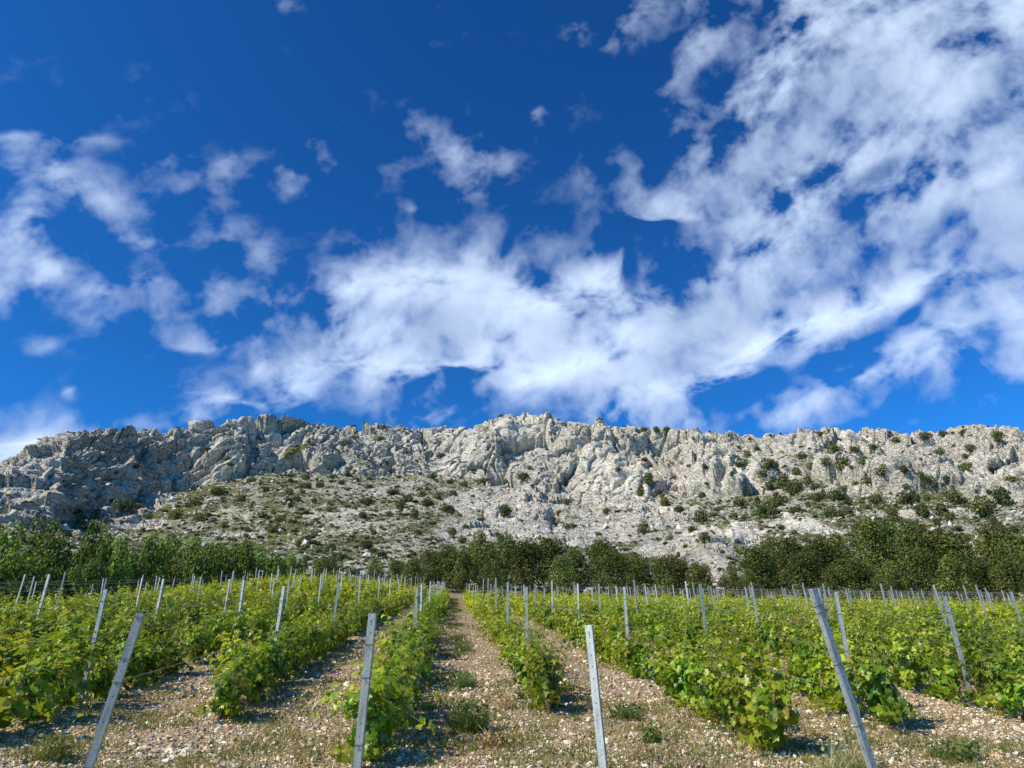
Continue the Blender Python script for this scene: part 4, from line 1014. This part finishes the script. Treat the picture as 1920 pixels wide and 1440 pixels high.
# ------------------------------------------------------------------ shrubs on the mountain
MB = [(225, 950, 44), (180, 962, 30), (330, 968, 34), (372, 970, 46), (408, 922, 50), (450, 935, 36), (490, 965, 44), (520, 972, 38), (497, 918, 30), (540, 922, 24), (470, 950, 24), (590, 975, 34), (545, 945, 26), (588, 942, 26), (615, 955, 30),
      (640, 905, 26), (690, 912, 24), (600, 910, 26), (575, 895, 24), (620, 892, 26), (650, 888, 24), (735, 920, 40), (765, 935, 44), (790, 925, 30), (820, 930, 40), (835, 950, 46), (850, 925, 30), (775, 965, 40), (680, 968, 34), (730, 965, 24), (810, 892, 34),
      (845, 902, 26), (870, 908, 22), (905, 900, 24), (985, 892, 40), (995, 880, 24), (1048, 962, 30), (1050, 975, 28), (870, 985, 30), (860, 965, 24), (690, 1015, 34), (620, 1025, 30), (560, 1020, 24), (1140, 955, 24), (1215, 900, 40), (1200, 922, 36), (1215, 890, 26),
      (1275, 955, 40), (1310, 968, 56), (1240, 930, 24), (1385, 940, 50), (1430, 955, 64), (1455, 945, 40), (1460, 938, 48), (1440, 870, 50), (1470, 900, 56), (1445, 912, 40), (1430, 885, 40), (1400, 868, 30), (1515, 902, 36), (1530, 912, 32), (1575, 930, 50), (1500, 850, 36),
      (1570, 840, 44), (1580, 870, 44), (1520, 872, 36), (1650, 890, 40), (1690, 880, 34), (1625, 890, 34), (1760, 845, 36), (1815, 838, 34), (1700, 930, 60), (1730, 960, 60), (1675, 975, 60), (1765, 955, 46), (1790, 935, 50), (1835, 950, 64), (1880, 935, 60), (1740, 900, 40),
      (1870, 880, 36), (1900, 900, 34), (1560, 965, 46), (1490, 955, 40), (1590, 940, 36), (1640, 935, 40), (1300, 990, 40), (1210, 995, 40), (1320, 1010, 36), (1205, 985, 34), (1160, 880, 24), (1120, 1000, 22), (1765, 812, 34), (1735, 815, 34), (1805, 810, 30), (1540, 812, 30),
      (1230, 806, 30), (1210, 805, 26), (1250, 808, 26), (1405, 822, 20), (1445, 816, 16), (1870, 818, 34), (1420, 840, 26), (1300, 820, 16), (700, 1035, 30), (640, 1045, 30), (575, 1045, 28), (510, 995, 26), (420, 985, 26), (460, 1005, 26), (900, 975, 24), (935, 1000, 22)]
cells = {}
cand = [(x, y, s * .8) for x, y, s in MB]
tries = 0
while len(cand) < 290 and tries < 20000:
    tries += 1
    x = rng.uniform(140, 1915); y = rng.uniform(812, 1060)
    dens = 0.12
    if y > 895 and x < 860: dens = .8
    if x > 1380 and y > 820: dens = .75
    if 860 <= x <= 1380 and y > 930: dens = .5
    if x < 420 and y < 935: dens = .06
    if rng.random() > dens or (x < 560 and y > 1000): continue
    if any(abs(x - c[0]) < 14 and abs(y - c[1]) < 8 for c in cand): continue
    cand.append((x, y, float(np.clip(rng.lognormal(math.log(17), .42), 9, 40))))
def sector(x, y):
    h = "upper left grey cliff" if (x < 640 and y < 905) else "central pale cliff" if y < 905 and x < 1380 else "rocky right shoulder" if y < 905 else \
        "scree below the left cliff" if x < 640 else "scree above the central pines" if x < 900 else "central rock spur" if x < 1380 else "terraced slope above the right wood"
    return h
rank = {}
for x, y, s in sorted(cand):
    h = sector(x, y); tier = int((y - 780) // 30); lv = ("upper" if y < 860 else "lower") if y < 905 else ("upper" if y < 940 else "middle" if y < 975 else "lower")
    rank[(h, lv)] = rank.get((h, lv), 0) + 1; n = rank[(h, lv)]
    pos, i, j = mount_at(x, y + s * .2); rr = math.hypot(pos[0], pos[1]); wd = s / F * rr * 1.08
    sz = "tiny" if s < 20 else "small" if s < 30 else "broad"
    e = plant('shrub', "mountain_shrub", pos[0], pos[1], wd * rng.uniform(.55, .8), wd, f"{sz} dark shrub, {ordn(n)} from left on {lv} part of {h}", "shrub", "shrubs scattered over the limestone mountain", float(pos[2]), wd * .12)
    e.scale = (e.scale[0] * rng.uniform(.9, 1.5), e.scale[1] * rng.uniform(.8, 1.1), e.scale[2]); e.rotation_euler[2] = rng.normal(0, .5)
# carpet of little plants
acc = Acc(); sv, sf_, scol = [], [], []
base = []
for i in range(5):
    n = 34; u = rng.normal(size=(n, 3)); u[:, 2] = np.abs(u[:, 2]); u /= np.linalg.norm(u, axis=1, keepdims=True)
    v, f = scatter(QT, QF, u * np.array([.42, .42, .36]) * rng.uniform(.5, 1, (n, 1)), basis(u + rng.normal(0, .4, (n, 3)), rng.uniform(0, 6.28, n)), rng.uniform(.14, .28, n)); base.append((v, f))
cnt_ = 0
while cnt_ < 11000:
    i = rng.integers(20, 562); j = rng.integers(60, NC - 60)
    if not vis[i, j]: continue
    r_ = rock[i, j]; p = P2[i, j]; px = MPX[i, j]
    k = .9 if r_ < .3 else .22
    if px < 420 and r_ > .4: k = .10
    k *= 1.0 + 1.6 * (veg[i, j] - .4)
    if rng.random() > k * (0.5 + 0.5 * (RR[i, j] / 300)): continue
    v, f = base[rng.integers(5)]; s = rng.lognormal(math.log(1.15), .45) * (0.55 + .45 * RR[i, j] / 330)
    c = np.array([(.05, .068, .024), (.085, .10, .04), (.11, .115, .055), (.042, .055, .02)][rng.integers(4)]) * rng.uniform(.8, 1.2)
    acc.add(v * s * np.array([1.1, 1.1, .85]) + p, f, c); cnt_ += 1
o = obj("mountain_scrub", acc.mesh("mountain_scrub", M_TREE)); tag(o, "countless small bushes and herbs dotting the rocky slopes", "scrub", kind="stuff")
# boulders on the scree
acc = Acc(); n = 4500; I = rng.integers(16, 275, n * 2); J = rng.integers(60, NC - 60, n * 2); m = vis[I, J]; I, J = I[m][:n], J[m][:n]; n = len(I)
s = np.clip(rng.lognormal(math.log(.42), .55, n), .15, 1.8) * np.clip(RR[I, J] / 250, .5, 1.1)
v, f = scatter(IV, [IF], P2[I, J], basis(rng.normal(0, .6, (n, 3)) + np.array([0, 0, 1]), rng.uniform(0, 6.28, n)), np.stack([s, s * rng.uniform(.6, 1, n), s * rng.uniform(.45, .8, n)], 1))
v += rng.normal(0, 1, v.shape) * rep(s[:, None], 12) * .14
acc.add(v, f, rep(np.array([.50, .47, .41]) * rng.uniform(.6, 1.1, (n, 1)), 12))
M_BOULD = mat_vcol("boulder_stone", .95, 1.2, .8, .4, .15)
o = obj("scree_boulders", acc.mesh("scree_boulders", M_BOULD)); tag(o, "pale boulders scattered over the scree slopes", "boulders", kind="stuff")
